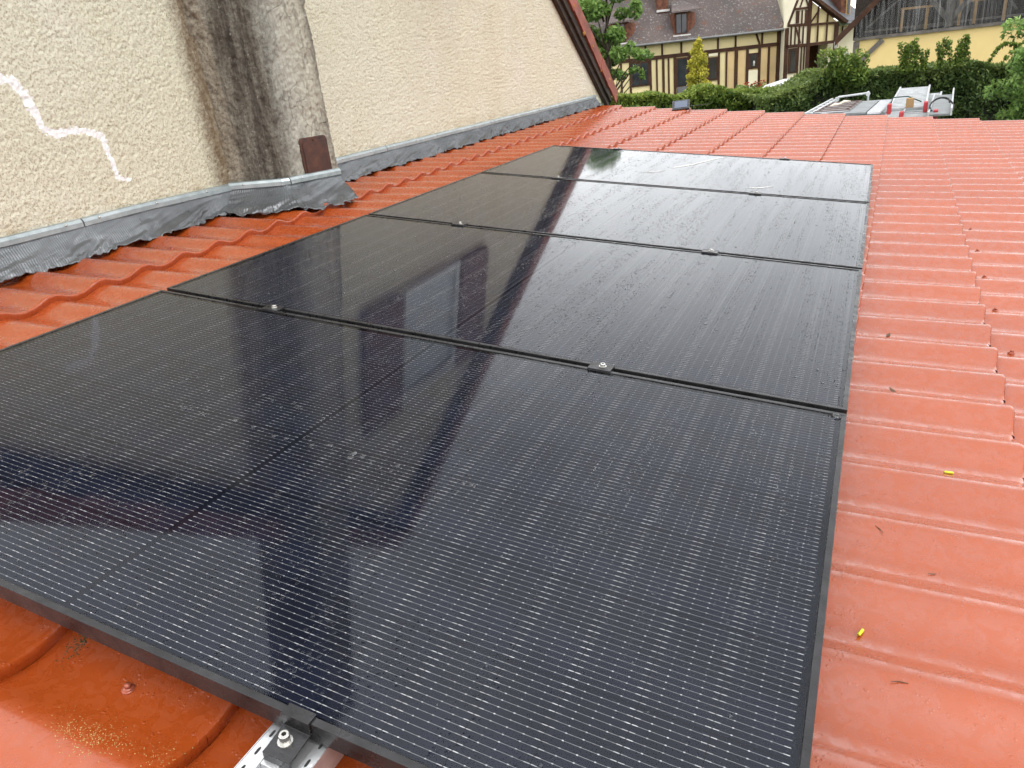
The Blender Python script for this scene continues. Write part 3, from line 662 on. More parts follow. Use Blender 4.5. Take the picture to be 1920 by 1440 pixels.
def mk_oldroof():
    M = NM('mossy_plain_tiles', (.09, .06, .055), .85, spec=.3); p = M.pos(True)
    b = M.mix(M.ramp(M.noise(p, .5, 4), [(.35, 0.), (.65, 1.)]), (.085, .074, .072), (.135, .105, .098))
    b = M.mix(M.math('MULTIPLY', M.ramp(M.noise(p, 9.0, 4, .75), [(.56, 0.), (.70, 1.)]), .75), b, (.40, .39, .37))
    b = M.mix(M.math('MULTIPLY', M.ramp(M.noise(p, 2.2, 3), [(.6, 0.), (.72, 1.)]), .4), b, (.20, .07, .03))
    sx = M.n('ShaderNodeSeparateXYZ'); M.lk(p, sx.inputs[0]); rw = M.math('FRACT', M.math('MULTIPLY', sx.outputs[2], 7.5))
    M.set('Base Color', b); M.set('Normal', M.bump(M.math('ADD', rw, M.noise(p, 14, 3)), .9, .05)); return M.m
MAT['oldroof'] = mk_oldroof()
MAT['slate'] = simple('grey_slate', (.085, .09, .10), .6, 0, .2, 5, .01, 20)

# ------------------------------------------------------------------ half-timbered farmhouse
HD = 40.0; hu = 10.5
farm = empty('half_timbered_house', bgp(hu, HD, GROUND), (0, 0, AZ), 'long half-timbered cream house with dark mossy roof and two dormers', 'house')
def fl(u, z, y=0.): return Vector((u-hu, y, z-GROUND))
def slab(parent, name, mat, u0, u1, z0, z1, y0, y1, L=fl, bevel=0):
    a, b = L(u0, z0, y0), L(u1, z1, y1); return MB().box(a, b).build(name, mat, parent, bevel=bevel)
def tim(parent, p, q, wd, L=fl, y=-.03, th=.06, mat='timber'):
    a, b = L(*p, y), L(*q, y); return MB().bar(a, b, wd, th, (0, 1, 0)).build('timber', MAT[mat], parent)
slab(farm, 'wall', MAT['plaster'], 4.6, 15.40, GROUND, .80, 0, 6.5)
ZR = .10
tim(farm, (4.6, ZR), (15.36, ZR), .17); tim(farm, (4.6, .74), (15.36, .74), .10); tim(farm, (4.6, -1.95), (15.36, -1.95), .2)
for u in (5.0, 5.9, 6.85, 7.733, 8.565, 9.411, 10.385, 11.372, 12.246, 13.142, 14.49): tim(farm, (u, ZR+.085), (u, .69), .085)
tim(farm, (15.34, GROUND), (15.34, .69), .17); tim(farm, (14.18, .68), (14.37, ZR+.09), .09)
for u, wd in ((5.2, .09), (6.2, .09), (7.30, .09), (7.76, .09), (8.80, .10), (9.12, .08), (9.455, .12), (9.728, .08), (10.05, .13), (10.80, .12), (11.70, .12), (12.30, .10), (12.69, .08), (13.19, .16), (13.76, .13), (14.38, .13), (14.864, .10)): tim(farm, (u, -1.85), (u, ZR-.09), wd)
for u0, u1 in ((13.28, 13.68), (12.75, 13.1), (14.46, 14.80), (14.93, 15.24)): slab(farm, 'infill_panel', MAT['plaster_o'], u0, u1, -1.83, ZR-.10, -.012, .02)
def window(parent, u0, u1, z0, z1, L=fl, y=-.05, fm='timber', mull=0):
    w_ = slab(parent, 'window', MAT[fm], u0-.07, u1+.07, z0-.07, z1+.07, y, y+.08, L)
    n_ = mull+1; wd = (u1-u0)/n_
    for i in range(n_):
        pn = MB().box((L(u0+i*wd+.03, z0, y-.012)), (L(u0+(i+1)*wd-.03, z1, y-.002))).build('pane', MAT['pane'], w_)
    return w_
window(farm, 7.83, 8.70, -1.10, -.10, mull=1)
tim(farm, (7.80, -.03), (8.75, -.03), .07)
wd_ = window(farm, 10.16, 10.68, -1.35, -.10); slab(wd_, 'door_panel', MAT['zincgrey'], 10.16, 10.68, -2.2, -1.40, -.06, -.01)
window(farm, 11.80, 12.20, -1.20, -.24); slab(farm, 'infill_panel', MAT['plaster_w'], 11.77, 12.24, -.12, .0, -.045, -.03)
window(farm, 13.88, 14.26, -.86, -.26); slab(farm, 'infill_panel', MAT['plaster_w'], 13.83, 14.31, -1.85, -1.0, -.045, -.03)
MB().tube([fl(14.08, -.80, -.10), fl(14.08, -.70, -.10), fl(14.08, -.62, -.10), fl(14.08, -.55, -.10)], [.05, .045, .06, .02], 8).build('window_ornament', MAT['sill'], farm, smooth=True)
# main roof: one deep slope towards us, ridge well above the frame
rz0, rz1, ry0, ry1 = .76, 5.3, -.35, 4.2
MB().prism([fl(4.2, rz0, ry0), fl(15.52, rz0, ry0), fl(15.75, rz1, ry1), fl(4.2, rz1, ry1)], (0, .08, .09)).build('roof', MAT['oldroof'], farm)
MB().prism([fl(4.2, rz1+.02, ry1), fl(15.7, rz1+.02, ry1), fl(15.7, rz0, 8.8), fl(4.2, rz0, 8.8)], (0, -.08, .09)).build('roof', MAT['oldroof'], farm)
MB().tube([fl(4.2, rz0-.01, ry0-.05), fl(15.5, rz0-.01, ry0-.05)], .06, 8).build('gutter', MAT['zincgrey'], farm)
def dormer(u0, u1, z0, z1, ck, rt):
    yb = (z0-rz0)/(rz1-rz0)*(ry1-ry0)+ry0
    d = MB().box(fl(u0-.10, z0-.05, yb+.02), fl(u1+.10, z1+.06, yb+2.2)).build('dormer', MAT['bracket_brown'], farm)
    wn_ = MB().box(fl(u0-.03, z0-.02, yb-.03), fl(u1+.03, z1+.02, yb+.015)).build('dormer_window', MAT['timber'], d)
    for i in range(2):
        w2 = (u1-u0)/2; MB().box(fl(u0+i*w2+.025, z0+.03, yb-.045), fl(u0+(i+1)*w2-.025, z1-.03, yb-.032)).build('pane', MAT['pane'], wn_)
    MB().box(fl(u0-.16, z0-.12, yb-.12), fl(u1+.16, z0-.05, yb+.01)).build('sill', MAT['sill'], d)
    # tiled cheek on the right and a little pent roof
    MB().prism([fl(u1+.10, z0-.1, yb+.05), fl(ck, z0-.05, yb+.35), fl(ck, z1+.02, yb+.55), fl(u1+.10, z1+.08, yb+.05)], (0, .05, 0)).build('cheek', MAT['bracket_brown'], d)
    MB().prism([fl(u0-.25, z1+.05, yb-.22), fl(ck+.10, z1+.08, yb-.18), fl(u1+.1, rt+.25, yb+1.2), fl(u0+.1, rt+.25, yb+1.2)], (0, .03, .07)).build('dormer_roof', MAT['oldroof'], d)
dormer(6.985, 7.529, .99, 1.80, 8.15, 2.30); dormer(10.113, 10.663, 1.07, 1.97, 11.25, 2.30)
MB().box(fl(9.46, 1.8, 1.0), fl(10.0, 6.0, 1.6)).build('chimney', MAT['bracket_brown'], farm)
MB().box(fl(9.40, 2.18, .93), fl(10.06, 2.28, 1.0)).build('flashing', MAT['sill'], farm)
# ---- the gabled wing
wing = empty('timbered_wing', bgp(16.8, HD-.6, GROUND), (0, 0, AZ), 'half-timbered gable wing with open porch at the right end of the house', 'house')
def wl(u, z, y=0.): return Vector((u-16.8, y, z-GROUND))
MB().prism([wl(15.44, GROUND), wl(16.58, GROUND), wl(16.58, 3.0), wl(16.35, 3.0), wl(15.95, 2.02), wl(15.44, .80)], (0, 3, 0)).build('wall', MAT['plaster_w'], wing)
MB().prism([wl(16.581, -.05, .05), wl(18.0, -.05, .05), wl(18.0, .85, .05), wl(16.70, 1.85, .05), wl(16.581, 1.9, .05)], (0, 3, 0)).build('wall', MAT['plaster'], wing)
MB().box(wl(18.001, GROUND, .9), wl(19.9, .62, 4)).build('wall', MAT['plaster_w'], wing)
MB().box(wl(16.581, GROUND, 2.0), wl(18.0, -.051, 2.2)).build('porch_wall', MAT['timber'], wing)
for p, q, wd in (((15.50, GROUND), (15.50, .78), .18), ((16.60, GROUND), (16.60, 3.0), .17), ((17.98, GROUND), (17.98, .80), .20), ((15.46, -.06), (16.55, -.08), .14), ((16.66, -.08), (17.95, -.07), .14),
                 ((15.52, .885), (16.52, .845), .12), ((16.68, .82), (17.9, .78), .10), ((15.85, 1.58), (16.52, 1.59), .10), ((15.56, .95), (16.05, 2.2), .10), ((15.72, -.02), (15.72, .82), .07), ((15.92, -.02), (15.92, .82), .06), ((16.12, -.02), (16.12, .82), .07), ((16.32, -.02), (16.32, .82), .06), ((15.95, .75), (16.2, .02), .06),
                 ((16.0, .95), (16.0, 1.5), .16), ((16.22, .9), (16.22, 1.5), .06), ((16.46, .9), (16.46, 1.5), .18), ((16.1, 1.65), (16.3, 2.2), .06), ((16.5, 1.65), (16.3, 2.2), .06),
                 ((17.05, -.0), (17.05, .76), .07), ((17.5, -.0), (17.5, .76), .07), ((17.02, .85), (17.02, 1.6), .07), ((17.5, .85), (17.5, 1.25), .07), ((16.66, .90), (17.05, 1.42), .07),
                 ((16.12, -1.95), (16.12, -.12), .07), ((16.28, -1.95), (16.28, -.12), .06), ((16.42, -1.95), (16.42, -.12), .06), ((18.12, .0), (18.12, .6), .05), ((18.4, .0), (18.4, .6), .05), ((18.7, .0), (18.7, .6), .05)):
    tim(wing, p, q, wd, wl, y=(-.03 if p[0] < 18.05 else .86))
window(wing, 15.70, 16.02, -1.25, -.24, wl)
MB().prism([wl(16.62, 1.98, -.3), wl(18.35, .70, -.3), wl(18.45, .80, -.3), wl(16.62, 2.14, -.3)], (0, .5, 0)).build('barge_board', MAT['timber'], wing)
MB().prism([wl(16.66, 2.02, -.2), wl(18.40, .74, -.2), wl(19.95, .70, .6), wl(19.0, 2.4, 3.5), wl(17.2, 3.2, 3.5)], (0, .06, .08)).build('roof', MAT['slate'], wing)
MB().tube([wl(18.38, .70, -.2), wl(19.95, .66, .55)], .06, 8).build('gutter', MAT['zincgrey'], wing)
dm_ = MB().box(wl(18.45, 1.02, .7), wl(18.95, 2.4, 3.0)).build('dormer', MAT['bracket_brown'], wing)
MB().box(wl(18.70, 1.08, .66), wl(18.93, 2.2, .69)).build('dormer_window', MAT['timber_new'], dm_); MB().box(wl(18.76, 1.14, .645), wl(18.88, 2.1, .655)).build('pane', MAT['pane'], dm_)

# ------------------------------------------------------------------ timber-framed barn with clear cladding
BD = 27.0; bu = 16.2
barn = empty('barn', bgp(bu, BD, GROUND), (0, 0, AZ-R(27)), 'yellow rendered barn with timber gable behind clear ribbed sheeting', 'barn')
def bl(u, z, y=0.):
    d = (u-bu)/(math.cos(R(27))+u/BD*math.sin(R(27))); return Vector((d, y, CAM_POS.z+(z-CAM_POS.z)*(BD-d*math.sin(R(27)))/BD-GROUND))
MB().box(bl(13.0, GROUND), bl(20.2, .06, 6)).build('wall', MAT['barn_yellow'], barn)
MB().box(bl(12.9, .08, 1.1), bl(20.1, 4.0, 1.2)).build('inner_wall', MAT['wood_dark'], barn)
tb = lambda p, q, wd, mat, y=-.02: tim(barn, p, q, wd, bl, y, .10, mat)
tb((12.95, .12), (20.3, .12), .10, 'timber_grey', -.06); tb((13.06, GROUND), (13.06, .05), .20, 'timber_grey')
tb((13.97, .02), (13.2, -.62), .16, 'timber_grey', -.05)
tb((16.22, .2), (16.2, 3.2), .26, 'timber_grey', .06); tb((16.14, .45), (15.1, 1.55), .16, 'timber_grey', .06); tb((16.32, .50), (17.2, 1.35), .16, 'timber_grey', .06)
for u, z1 in ((14.57, .90), (15.42, .93), (16.55, 1.6), (17.08, .95), (18.10, 1.4), (19.1, 1.4)): tb((u, .2), (u, z1), .09, 'timber_new', .10)
for p, q in (((14.5, .90), (15.85, .90)), ((16.75, .93), (18.6, .92)), ((14.6, 1.6), (17.9, 1.6))): tb(p, q, .07, 'timber_new', .12)
for p, q in (((13.4, .45), (14.6, 1.35)), ((15.0, .25), (16.1, .28)), ((17.6, 1.6), (18.6, .5)), ((13.3, .32), (19.8, .32))): tb(p, q, .07, 'timber_grey', .5)
def mk_sheet():
    m = bpy.data.materials.new('clear_ribbed_sheet'); m.use_nodes = True; M = NM.__new__(NM); M.m = m; M.t = m.node_tree; M.t.nodes.clear()
    o = M.n('ShaderNodeOutputMaterial'); tr = M.n('ShaderNodeBsdfTransparent'); gl = M.n('ShaderNodeBsdfGlossy'); df = M.n('ShaderNodeBsdfDiffuse'); m1 = M.n('ShaderNodeMixShader'); m2 = M.n('ShaderNodeMixShader')
    gl.inputs['Roughness'].default_value = .15; df.inputs['Color'].default_value = (.55, .57, .58, 1)
    f = M.ramp(M.noise(M.pos(True, (14, 1, .4)), 1.2, 4, .7), [(.5, .03), (.74, .4)])
    M.lk(f, m1.inputs[0]); M.lk(tr.outputs[0], m1.inputs[1]); M.lk(df.outputs[0], m1.inputs[2])
    fr = M.n('ShaderNodeFresnel'); fr.inputs['IOR'].default_value = 1.45; M.lk(fr.outputs[0], m2.inputs[0]); M.lk(m1.outputs[0], m2.inputs[1]); M.lk(gl.outputs[0], m2.inputs[2]); M.lk(m2.outputs[0], o.inputs['Surface']); return m
uu_ = np.arange(13.0, 19.9, .045); SV = []; 
for i, u in enumerate(uu_):
    zt = min(.20+(u-12.55)*.84, .20+(20.0-u)*.84, 3.3); yy = -.10+.018*math.sin(i*math.pi/2)
    SV += [tuple(bl(u, .17, yy)), tuple(bl(u, max(zt, .18), yy))]
link('clear_sheet', mesh_np('clear_sheet', np.array(SV), np.array([[2*i, 2*i+2, 2*i+3, 2*i+1] for i in range(len(uu_)-1)])), barn, mats=[mk_sheet()])
for sg in (-1, 1):
    e0 = bl(16.25+sg*3.92, -.02, -.6); e1 = bl(16.25, 3.35, -.6)
    MB().prism([e0, e1, e1+Vector((0, 0, .24)), e0+Vector((0, 0, .24))], (0, .09, 0)).build('barge_board', MAT['timber'], barn)
    MB().prism([e0+Vector((0, .1, .16)), e1+Vector((0, .1, .16)), e1+Vector((0, .1, .26)), e0+Vector((0, .1, .26))], (0, 7, 0)).build('roof', MAT['oldroof'], barn)
MB().tube([bl(12.36, .12, -.45), bl(12.36, -.05, -.4), bl(12.55, -.20, -.2), bl(12.9, -.35, -.12), bl(12.95, -2.3, -.12)], .05, 8).build('downpipe', MAT['sill'], barn, smooth=True)

# ------------------------------------------------------------------ foliage
def mk_leaf(name, c0, c1, c2):
    M = NM(name, c1, .5, spec=.35); a = M.attr('v')
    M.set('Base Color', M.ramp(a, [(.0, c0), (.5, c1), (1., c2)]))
    tl = M.n('ShaderNodeBsdfTranslucent'); M.lk(M.ramp(a, [(.0, c0), (1., c2)]), tl.inputs['Color'])
    mixs = M.n('ShaderNodeMixShader'); mixs.inputs[0].default_value = .28; o = [n_ for n_ in M.t.nodes if n_.type == 'OUTPUT_MATERIAL'][0]
    M.lk(M.b.outputs[0], mixs.inputs[1]); M.lk(tl.outputs[0], mixs.inputs[2]); M.lk(mixs.outputs[0], o.inputs['Surface']); return M.m
LEAF = {'dark': mk_leaf('dark_hedge_leaf', (.03, .058, .016), (.09, .15, .038), (.22, .28, .075)), 'bright': mk_leaf('bright_hedge_leaf', (.04, .075, .014), (.12, .20, .03), (.27, .33, .06)),
        'tree': mk_leaf('fresh_tree_leaf', (.065, .125, .028), (.18, .31, .07), (.34, .48, .14)), 'gold': mk_leaf('golden_conifer', (.18, .21, .03), (.46, .43, .05), (.75, .64, .09)), 'far': mk_leaf('far_leaf', (.03, .05, .02), (.06, .085, .035), (.09, .12, .05))}
MAT['core'] = simple('hedge_core_shade', (.010, .014, .006), .95, 0, .4, 6); MAT['bark'] = simple('bark', (.07, .05, .035), .9, 0, .3, 12, .01, 40)  # core colour is near black, inner hedge shade painted in
def leaves(C, size, rng, up=.3):
    n_ = len(C); d = rng.normal(size=(n_, 3)); d /= np.linalg.norm(d, axis=1)[:, None]
    b = rng.normal(size=(n_, 3)); b[:, 2] += up*2; b -= (b*d).sum(1)[:, None]*d; b /= np.linalg.norm(b, axis=1)[:, None]+1e-9; s_ = (size*rng.uniform(.6, 1.3, n_))[:, None]
    c_ = np.cross(d, b)
    V = np.stack([C-d*s_, C+c_*s_*.42+b*s_*.12, C+d*s_, C-c_*s_*.42+b*s_*.12], 1).reshape(-1, 3)
    return V, np.arange(4*n_).reshape(-1, 4)
def foliage(name, C, size, val, mat, parent, rng):
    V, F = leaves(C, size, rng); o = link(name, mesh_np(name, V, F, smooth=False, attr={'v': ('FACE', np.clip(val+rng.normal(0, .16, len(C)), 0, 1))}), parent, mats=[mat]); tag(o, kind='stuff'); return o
def hedge(label, u0, u1, D0, D1, ztop, thick, n_, mat, size, seed, zlow=GROUND, bump=.18):
    rng = np.random.default_rng(seed); L = u1-u0
    root = empty('hedge', bgp((u0+u1)/2, (D0+D1)/2, GROUND), (0, 0, 0), label, 'hedge', 'hedges beyond the roof'); O = np.array(root.location)
    t = rng.uniform(0, 1, n_); q = rng.uniform(0, 1, n_); zt = np.array([ztop(u0+a*L) for a in t]); zt = zt+bump*(fbm(t*L*1.4, t*0, seed, 3)-.5)*2
    topm = q > .55
    z = np.where(topm, zt-np.abs(rng.normal(0, .07, n_)), zlow+(zt-zlow)*np.sqrt(rng.uniform(0, 1, n_))); dep = np.where(topm, rng.uniform(0, thick, n_), np.abs(rng.normal(0, .10, n_)))
    dep = dep+.22*(fbm(t*L*2.2, z*2.2, seed+5, 3)-.5)*2*(~topm)
    u = u0+t*L; Dp = D0+(D1-D0)*t+dep
    C = np.array(CAM_POS)[None, :]*np.array([1, 1, 0])+u[:, None]*np.array(RH)+Dp[:, None]*np.array(FH); C[:, 2] = z
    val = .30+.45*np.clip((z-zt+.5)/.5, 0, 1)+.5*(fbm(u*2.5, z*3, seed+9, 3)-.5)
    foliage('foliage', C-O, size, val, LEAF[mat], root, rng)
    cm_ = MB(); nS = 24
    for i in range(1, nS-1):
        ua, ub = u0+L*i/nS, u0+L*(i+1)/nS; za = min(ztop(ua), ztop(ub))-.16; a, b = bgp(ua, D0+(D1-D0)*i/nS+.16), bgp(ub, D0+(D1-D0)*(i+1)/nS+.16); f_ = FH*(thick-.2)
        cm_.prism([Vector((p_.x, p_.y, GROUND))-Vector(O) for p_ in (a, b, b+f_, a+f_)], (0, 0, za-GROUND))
    tag(cm_.build('core_shade', MAT['core'], root), kind='stuff')  # solid dark blocks stand in for the shade deep inside the hedge
    return root
hedge('bright green leafy hedge in front of the long house', 2.2, 7.6, 19.6, 18.4, lambda u: float(np.interp(u, [2, 5.6, 6.4, 7.6], [-.46, -.46, -.58, -.6])), 1.0, 17000, 'bright', .060, 3)
hedge('tall dark green hedge behind the parked van', 6.3, 13.2, 17.6, 16.4, lambda u: float(np.interp(u, [6.3, 7.2, 7.9, 8.6, 9.4, 10.4, 11.2, 12, 13.2], [-.66, -.52, -.36, -.38, -.42, -.44, -.50, -.56, -.45])), 1.3, 30000, 'dark', .050, 4)
def shrub(name, label, cat, base, cells, n_, size, mat, seed, stems=(), trunk=None, group=None):
    rng = np.random.default_rng(seed); root = empty(name, base, (0, 0, 0), label, cat, group); C = []; val = []
    ws = np.array([c[1][0]*c[1][2] for c in cells]); ws = ws/ws.sum()
    for (c, r_), w_ in zip(cells, ws):
        m = max(20, int(n_*w_)); d = rng.normal(size=(m, 3)); d /= np.linalg.norm(d, axis=1)[:, None]; rad = rng.uniform(.3, 1.05, m)**.5
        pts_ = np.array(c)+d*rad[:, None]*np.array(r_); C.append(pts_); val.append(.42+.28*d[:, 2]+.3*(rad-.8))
    foliage('crown' if trunk else 'foliage', np.concatenate(C), size, np.concatenate(val), LEAF[mat], root, rng)
    if trunk:
        MB().tube(*trunk, 8).build('trunk', MAT['bark'], root, smooth=True)
    for st_ in stems: MB().tube(st_[0], st_[1], 5).build('branch', MAT['bark'], root, smooth=True)
    return root
def wpt(u, D, z, base): return bgp(u, D, z)-base
# loose young tree left of the house
rg = random.Random(5); tb_ = bgp(3.9, 23.5, GROUND); cells = []; stems = []
for (u, z, r_) in ((3.3, 2.6, .6), (4.4, 2.3, .6), (2.8, 1.9, .55), (3.6, 1.75, .50), (4.6, 1.62, .36), (3.35, 1.2, .45), (3.9, .95, .42), (4.30, 1.05, .34), (3.55, .55, .36), (4.05, .45, .34), (4.45, .55, .26), (4.85, .42, .22), (5.15, .40, .15), (3.85, .02, .30), (4.2, -.12, .26), (3.6, .1, .3), (4.75, .02, .13), (4.9, -.08, .10), (3.8, -.5, .4), (3.4, -.3, .4), (4.0, 3.4, .7)):
    for _ in range(3):
        c = wpt(u+rg.uniform(-.2, .2), 23.5+rg.uniform(-.5, .5), z+rg.uniform(-.12, .12), tb_); q = r_*rg.uniform(.5, .85); cells.append((tuple(c), (q, q, q*.8)))
    stems.append(([wpt(3.85, 23.5, max(z-1.2, -1.5), tb_), wpt((3.85+u)/2, 23.5, z-.5, tb_), wpt(u, 23.5, z, tb_)], [.035, .02, .008]))
shrub('deciduous_tree', 'loose fresh green young tree beside the gable verge', 'tree', tb_, cells, 13000, .085, 'tree', 11, stems, ([(0, 0, 0), (.05, 0, 1.2), (.0, 0, 2.6), (.05, .05, 5.2)], [.11, .09, .06, .02]), 'trees around the houses')
# golden conifer
cb = bgp(8.42, 30, GROUND); cells = [((.06*math.sin(i*2.1), .06*math.cos(i*1.7), .35+i*.165), (.36*(1-(i/16.5)**5.0)*(.85+.3*((i*7) % 5)/5)+.07,)*2+(.16,)) for i in range(17)]
cells += [((rg.uniform(-.25, .25), rg.uniform(-.2, .2), rg.uniform(1.4, 2.85)), (.11, .11, .20)) for _ in range(9)]
shrub('golden_conifer', 'slim yellow-green conifer in front of the house door', 'tree', cb, cells, 7000, .060, 'gold', 13, (), ([(0, 0, 0), (0, 0, 2.2)], [.05, .02]), 'trees around the houses')
# bushy green shrub in front of the porch, shoots on the hedge and the tree at the right edge
sb = bgp(8.2, 17.2, GROUND); cells = [(tuple(wpt(8.1+rg.uniform(-.38, .38), 17.2+rg.uniform(-.2, .3), rg.uniform(-.6, -.02), sb)), (.22, .22, .2)) for _ in range(22)]
shrub('bush', 'rounded bright green bush before the timbered porch', 'bush', sb, cells, 3000, .055, 'bright', 17, [([(0, 0, 0), (0, 0, 2.0)], [.03, .01])])
sb = bgp(10.0, 16.9, GROUND); cells = []; stems = []
for _ in range(22):
    u = rg.uniform(9.1, 10.7); zt = rg.uniform(-.12, .16); n0_ = wpt(u, 16.9, -.45, sb); n1_ = wpt(u+rg.uniform(-.12, .12), 16.9, zt, sb); stems.append(([n0_, n1_], [.008, .003]))
    for k in range(6): c = n0_.lerp(n1_, k/5); cells.append((tuple(c), (.055, .055, .06)))
for u0_, u1_, zt in ((11.3, 12.0, -.05), (11.0, 11.35, -.12), (11.8, 11.45, -.15)):
    n0_, n1_ = wpt(u0_, 16.7, -.5, sb), wpt(u1_, 16.7, zt, sb); stems.append(([n0_, n0_.lerp(n1_, .5)+Vector((0, 0, .1)), n1_], [.008, .006, .003]))
    for k in range(9): c = n0_.lerp(n1_, k/8)+Vector((0, 0, .1*math.sin(k/8*3.14))); cells.append((tuple(c), (.04, .04, .04)))
shrub('shrub', 'upright leafy shoots standing above the dark hedge', 'shrub', sb, cells, 2600, .045, 'bright', 19, stems)
sb = bgp(10.55, 14.3, GROUND); cells = [(tuple(wpt(10.35+rg.uniform(-.42, .9), 14.3+rg.uniform(-.3, .5), z_+rg.uniform(-.12, .12), sb)), (.24, .24, .2)) for z_ in np.linspace(-1.3, .12, 16) for _ in range(3)]
shrub('deciduous_tree', 'leafy dark green tree cut off by the right edge of the picture', 'tree', sb, cells, 6500, .060, 'tree', 23, [([(0, 0, 1), (.3, .2, 2.2)], [.03, .01])], ([(0, 0, 0), (0, .05, 1.0), (.05, 0, 2.3)], [.06, .05, .02]), 'trees around the houses')
for i, (u, z_, r_, lab) in enumerate(((29.2, .2, 2.2, 'distant grey-green tree between the wing and the barn'), (10.5, 4.6, 3.2, 'distant tree rising behind the mossy house roof'))):
    sb = bgp(u, 62, GROUND); cells = [(tuple(wpt(u+rg.uniform(-1, 1)*r_*.7, 62+rg.uniform(-1, 1), z_+rg.uniform(-.7, .7)*r_*.6, sb)), (r_*.35,)*3) for _ in range(16)]
    shrub('deciduous_tree', lab, 'tree', sb, cells, 2600, .22, 'far', 29+i, (), ([(0, 0, 0), (0, 0, z_-GROUND)], [.25, .1]), 'trees around the houses')
# red flowers by the house
fb = bgp(9.5, 27, GROUND); fm = MB()
for _ in range(40):
    q = Vector(wpt(rg.uniform(9.1, 9.95), 27+rg.uniform(-.2, .2), rg.uniform(-1.15, -.86), fb)); fm.tube([q, q+Vector((0, 0, .035))], [.02, .045], 6)
root = empty('flower_bed', fb, label='red flowers in front of the house wall behind the hedge', cat='flowers'); tag(fm.build('blossoms', simple('red_petals', (.45, .03, .02), .6), root), kind='stuff')
rng_ = np.random.default_rng(41); C = np.array([wpt(rg.uniform(9.0, 10.0), 27+rg.uniform(-.25, .25), rg.uniform(-2.3, -.92), fb) for _ in range(700)]); foliage('foliage', C, .07, np.full(700, .4), LEAF['tree'], root, rng_)

# ------------------------------------------------------------------ parked van with ladders on its roof
MAT['van'] = simple('white_van_paint', (.62, .64, .66), .3, 0, .06, 2, coat=.3); MAT['galv'] = simple('galvanised_steel', (.58, .60, .61), .38, .55, .15, 8)
MAT['redplastic'] = simple('red_rubber', (.40, .028, .035), .5); MAT['brownslat'] = simple('brown_plank', (.075, .035, .025), .6, 0, .3, 8)
MAT['greyboard'] = simple('grey_sheet', (.20, .215, .22), .5, .2, .2, 5); MAT['tyre'] = simple('tyre', (.02, .02, .02), .8); MAT['rag'] = simple('pale_strap', (.68, .62, .52), .8); MAT['cable'] = simple('black_cable', (.012, .012, .013), .5)
VX0, VX1, VY0, VY1, VZ = .85, 3.0, 11.3, 15.9, -.76
vo = Vector(((VX0+VX1)/2, (VY0+VY1)/2, GROUND)); van = empty('van', vo, label='white van parked beyond the roof edge, only its top showing', cat='van')
sec = [(-.98, .35), (-1.02, .8), (-.98, 1.10), (-.86, 1.55), (-.74, 1.64), (.74, 1.64), (.86, 1.55), (.98, 1.10), (1.02, .8), (.98, .35)]
hb = VZ-GROUND; sec = [(x_, z_/1.64*hb) for x_, z_ in sec]
vv = MB(); L2 = (VY1-VY0)/2
rings = [(-L2, .94, .0), (-L2+.12, 1., 0), (L2-1.4, 1., 0), (L2-.9, .97, -.10), (L2-.12, .92, -.75), (L2, .88, -.85)]
for (ya, sa, da) in rings:
    for x_, z_ in sec: vv.v.append((x_*sa, ya, z_+da*max(0, (z_-.6*hb)/(.4*hb))))
ns_ = len(sec)
for i in range(len(rings)-1):
    for k in range(ns_): vv.f.append((i*ns_+k, i*ns_+(k+1) % ns_, (i+1)*ns_+(k+1) % ns_, (i+1)*ns_+k)); vv.m.append(0)
vv.f.append(tuple(range(ns_))); vv.m.append(0); vv.f.append(tuple((len(rings)-1)*ns_+k for k in range(ns_))); vv.m.append(0)
vv.build('body', MAT['van'], van, bevel=.03)
for sx in (-1, 1):
    for yy in (-1.35, 1.45):
        wh = MB().tube([(sx*.80, yy, .32), (sx*1.0, yy, .32)], .32, 18).build('wheel', MAT['tyre'], van); MB().tube([(sx*1.0, yy, .32), (sx*1.012, yy, .32)], .19, 14).build('rim', MAT['galv'], wh)
    MB().box((sx*.985-.012, L2-1.75, 1.0*hb/1.64), (sx*.985+.012, L2-1.0, 1.32*hb/1.64)).build('side_window', MAT['pane'], van)
    MB().bar((sx*.80, -2.1, hb+.05), (sx*.80, .9, hb+.05), .04, .05).build('roof_rail', MAT['galv'], van)
for yy in (-1.9, -1.0, -.1, .8): MB().bar((-.82, yy, hb+.09), (.82, yy, hb+.09), .035, .03).build('rack_bar', MAT['galv'], van)
# ladder (stiles, rungs, red feet)
def ladder(label, p, q, wdt, nr, z0, dz, stile=.075, feet=True, mat='galv', group='ladders on the van roof'):
    p, q = Vector((*p, z0)), Vector((*q, z0+dz)); d = (q-p).normalized(); sx = d.cross(Vector((0, 0, 1))).normalized()
    root = empty('ladder', p, label=label, cat='ladder', group=group)
    for sg in (-.5, .5): MB().bar(sx*wdt*sg, q-p+sx*wdt*sg, .028, stile).build('stile', MAT[mat], root, bevel=.004)
    for i in range(nr):
        c = (q-p)*((i+.6)/nr); MB().bar(c-sx*wdt*.5, c+sx*wdt*.5, .040, .030).build('rung', MAT[mat], root, bevel=.006)
    if feet:
        for sg in (-.5, .5): MB().bar(sx*wdt*sg-d*.10+Vector((0, 0, .01)), sx*wdt*sg+d*.06+Vector((0, 0, .01)), .055, .14).build('foot', MAT['redplastic'], root, bevel=.012)
    return root
ladder('long aluminium ladder with red feet lying on the van', (2.44, 12.02), (2.62, 15.35), .46, 17, -.60, .03)
ladder('second aluminium ladder with red foot under the long one, right side', (2.58, 11.75), (2.82, 15.1), .42, 14, -.69, .02, .06, True)
ladder('low grey ladder rail along the left side of the van roof', (1.08, 12.4), (1.36, 14.5), .10, 7, -.63, .03, .05, False)
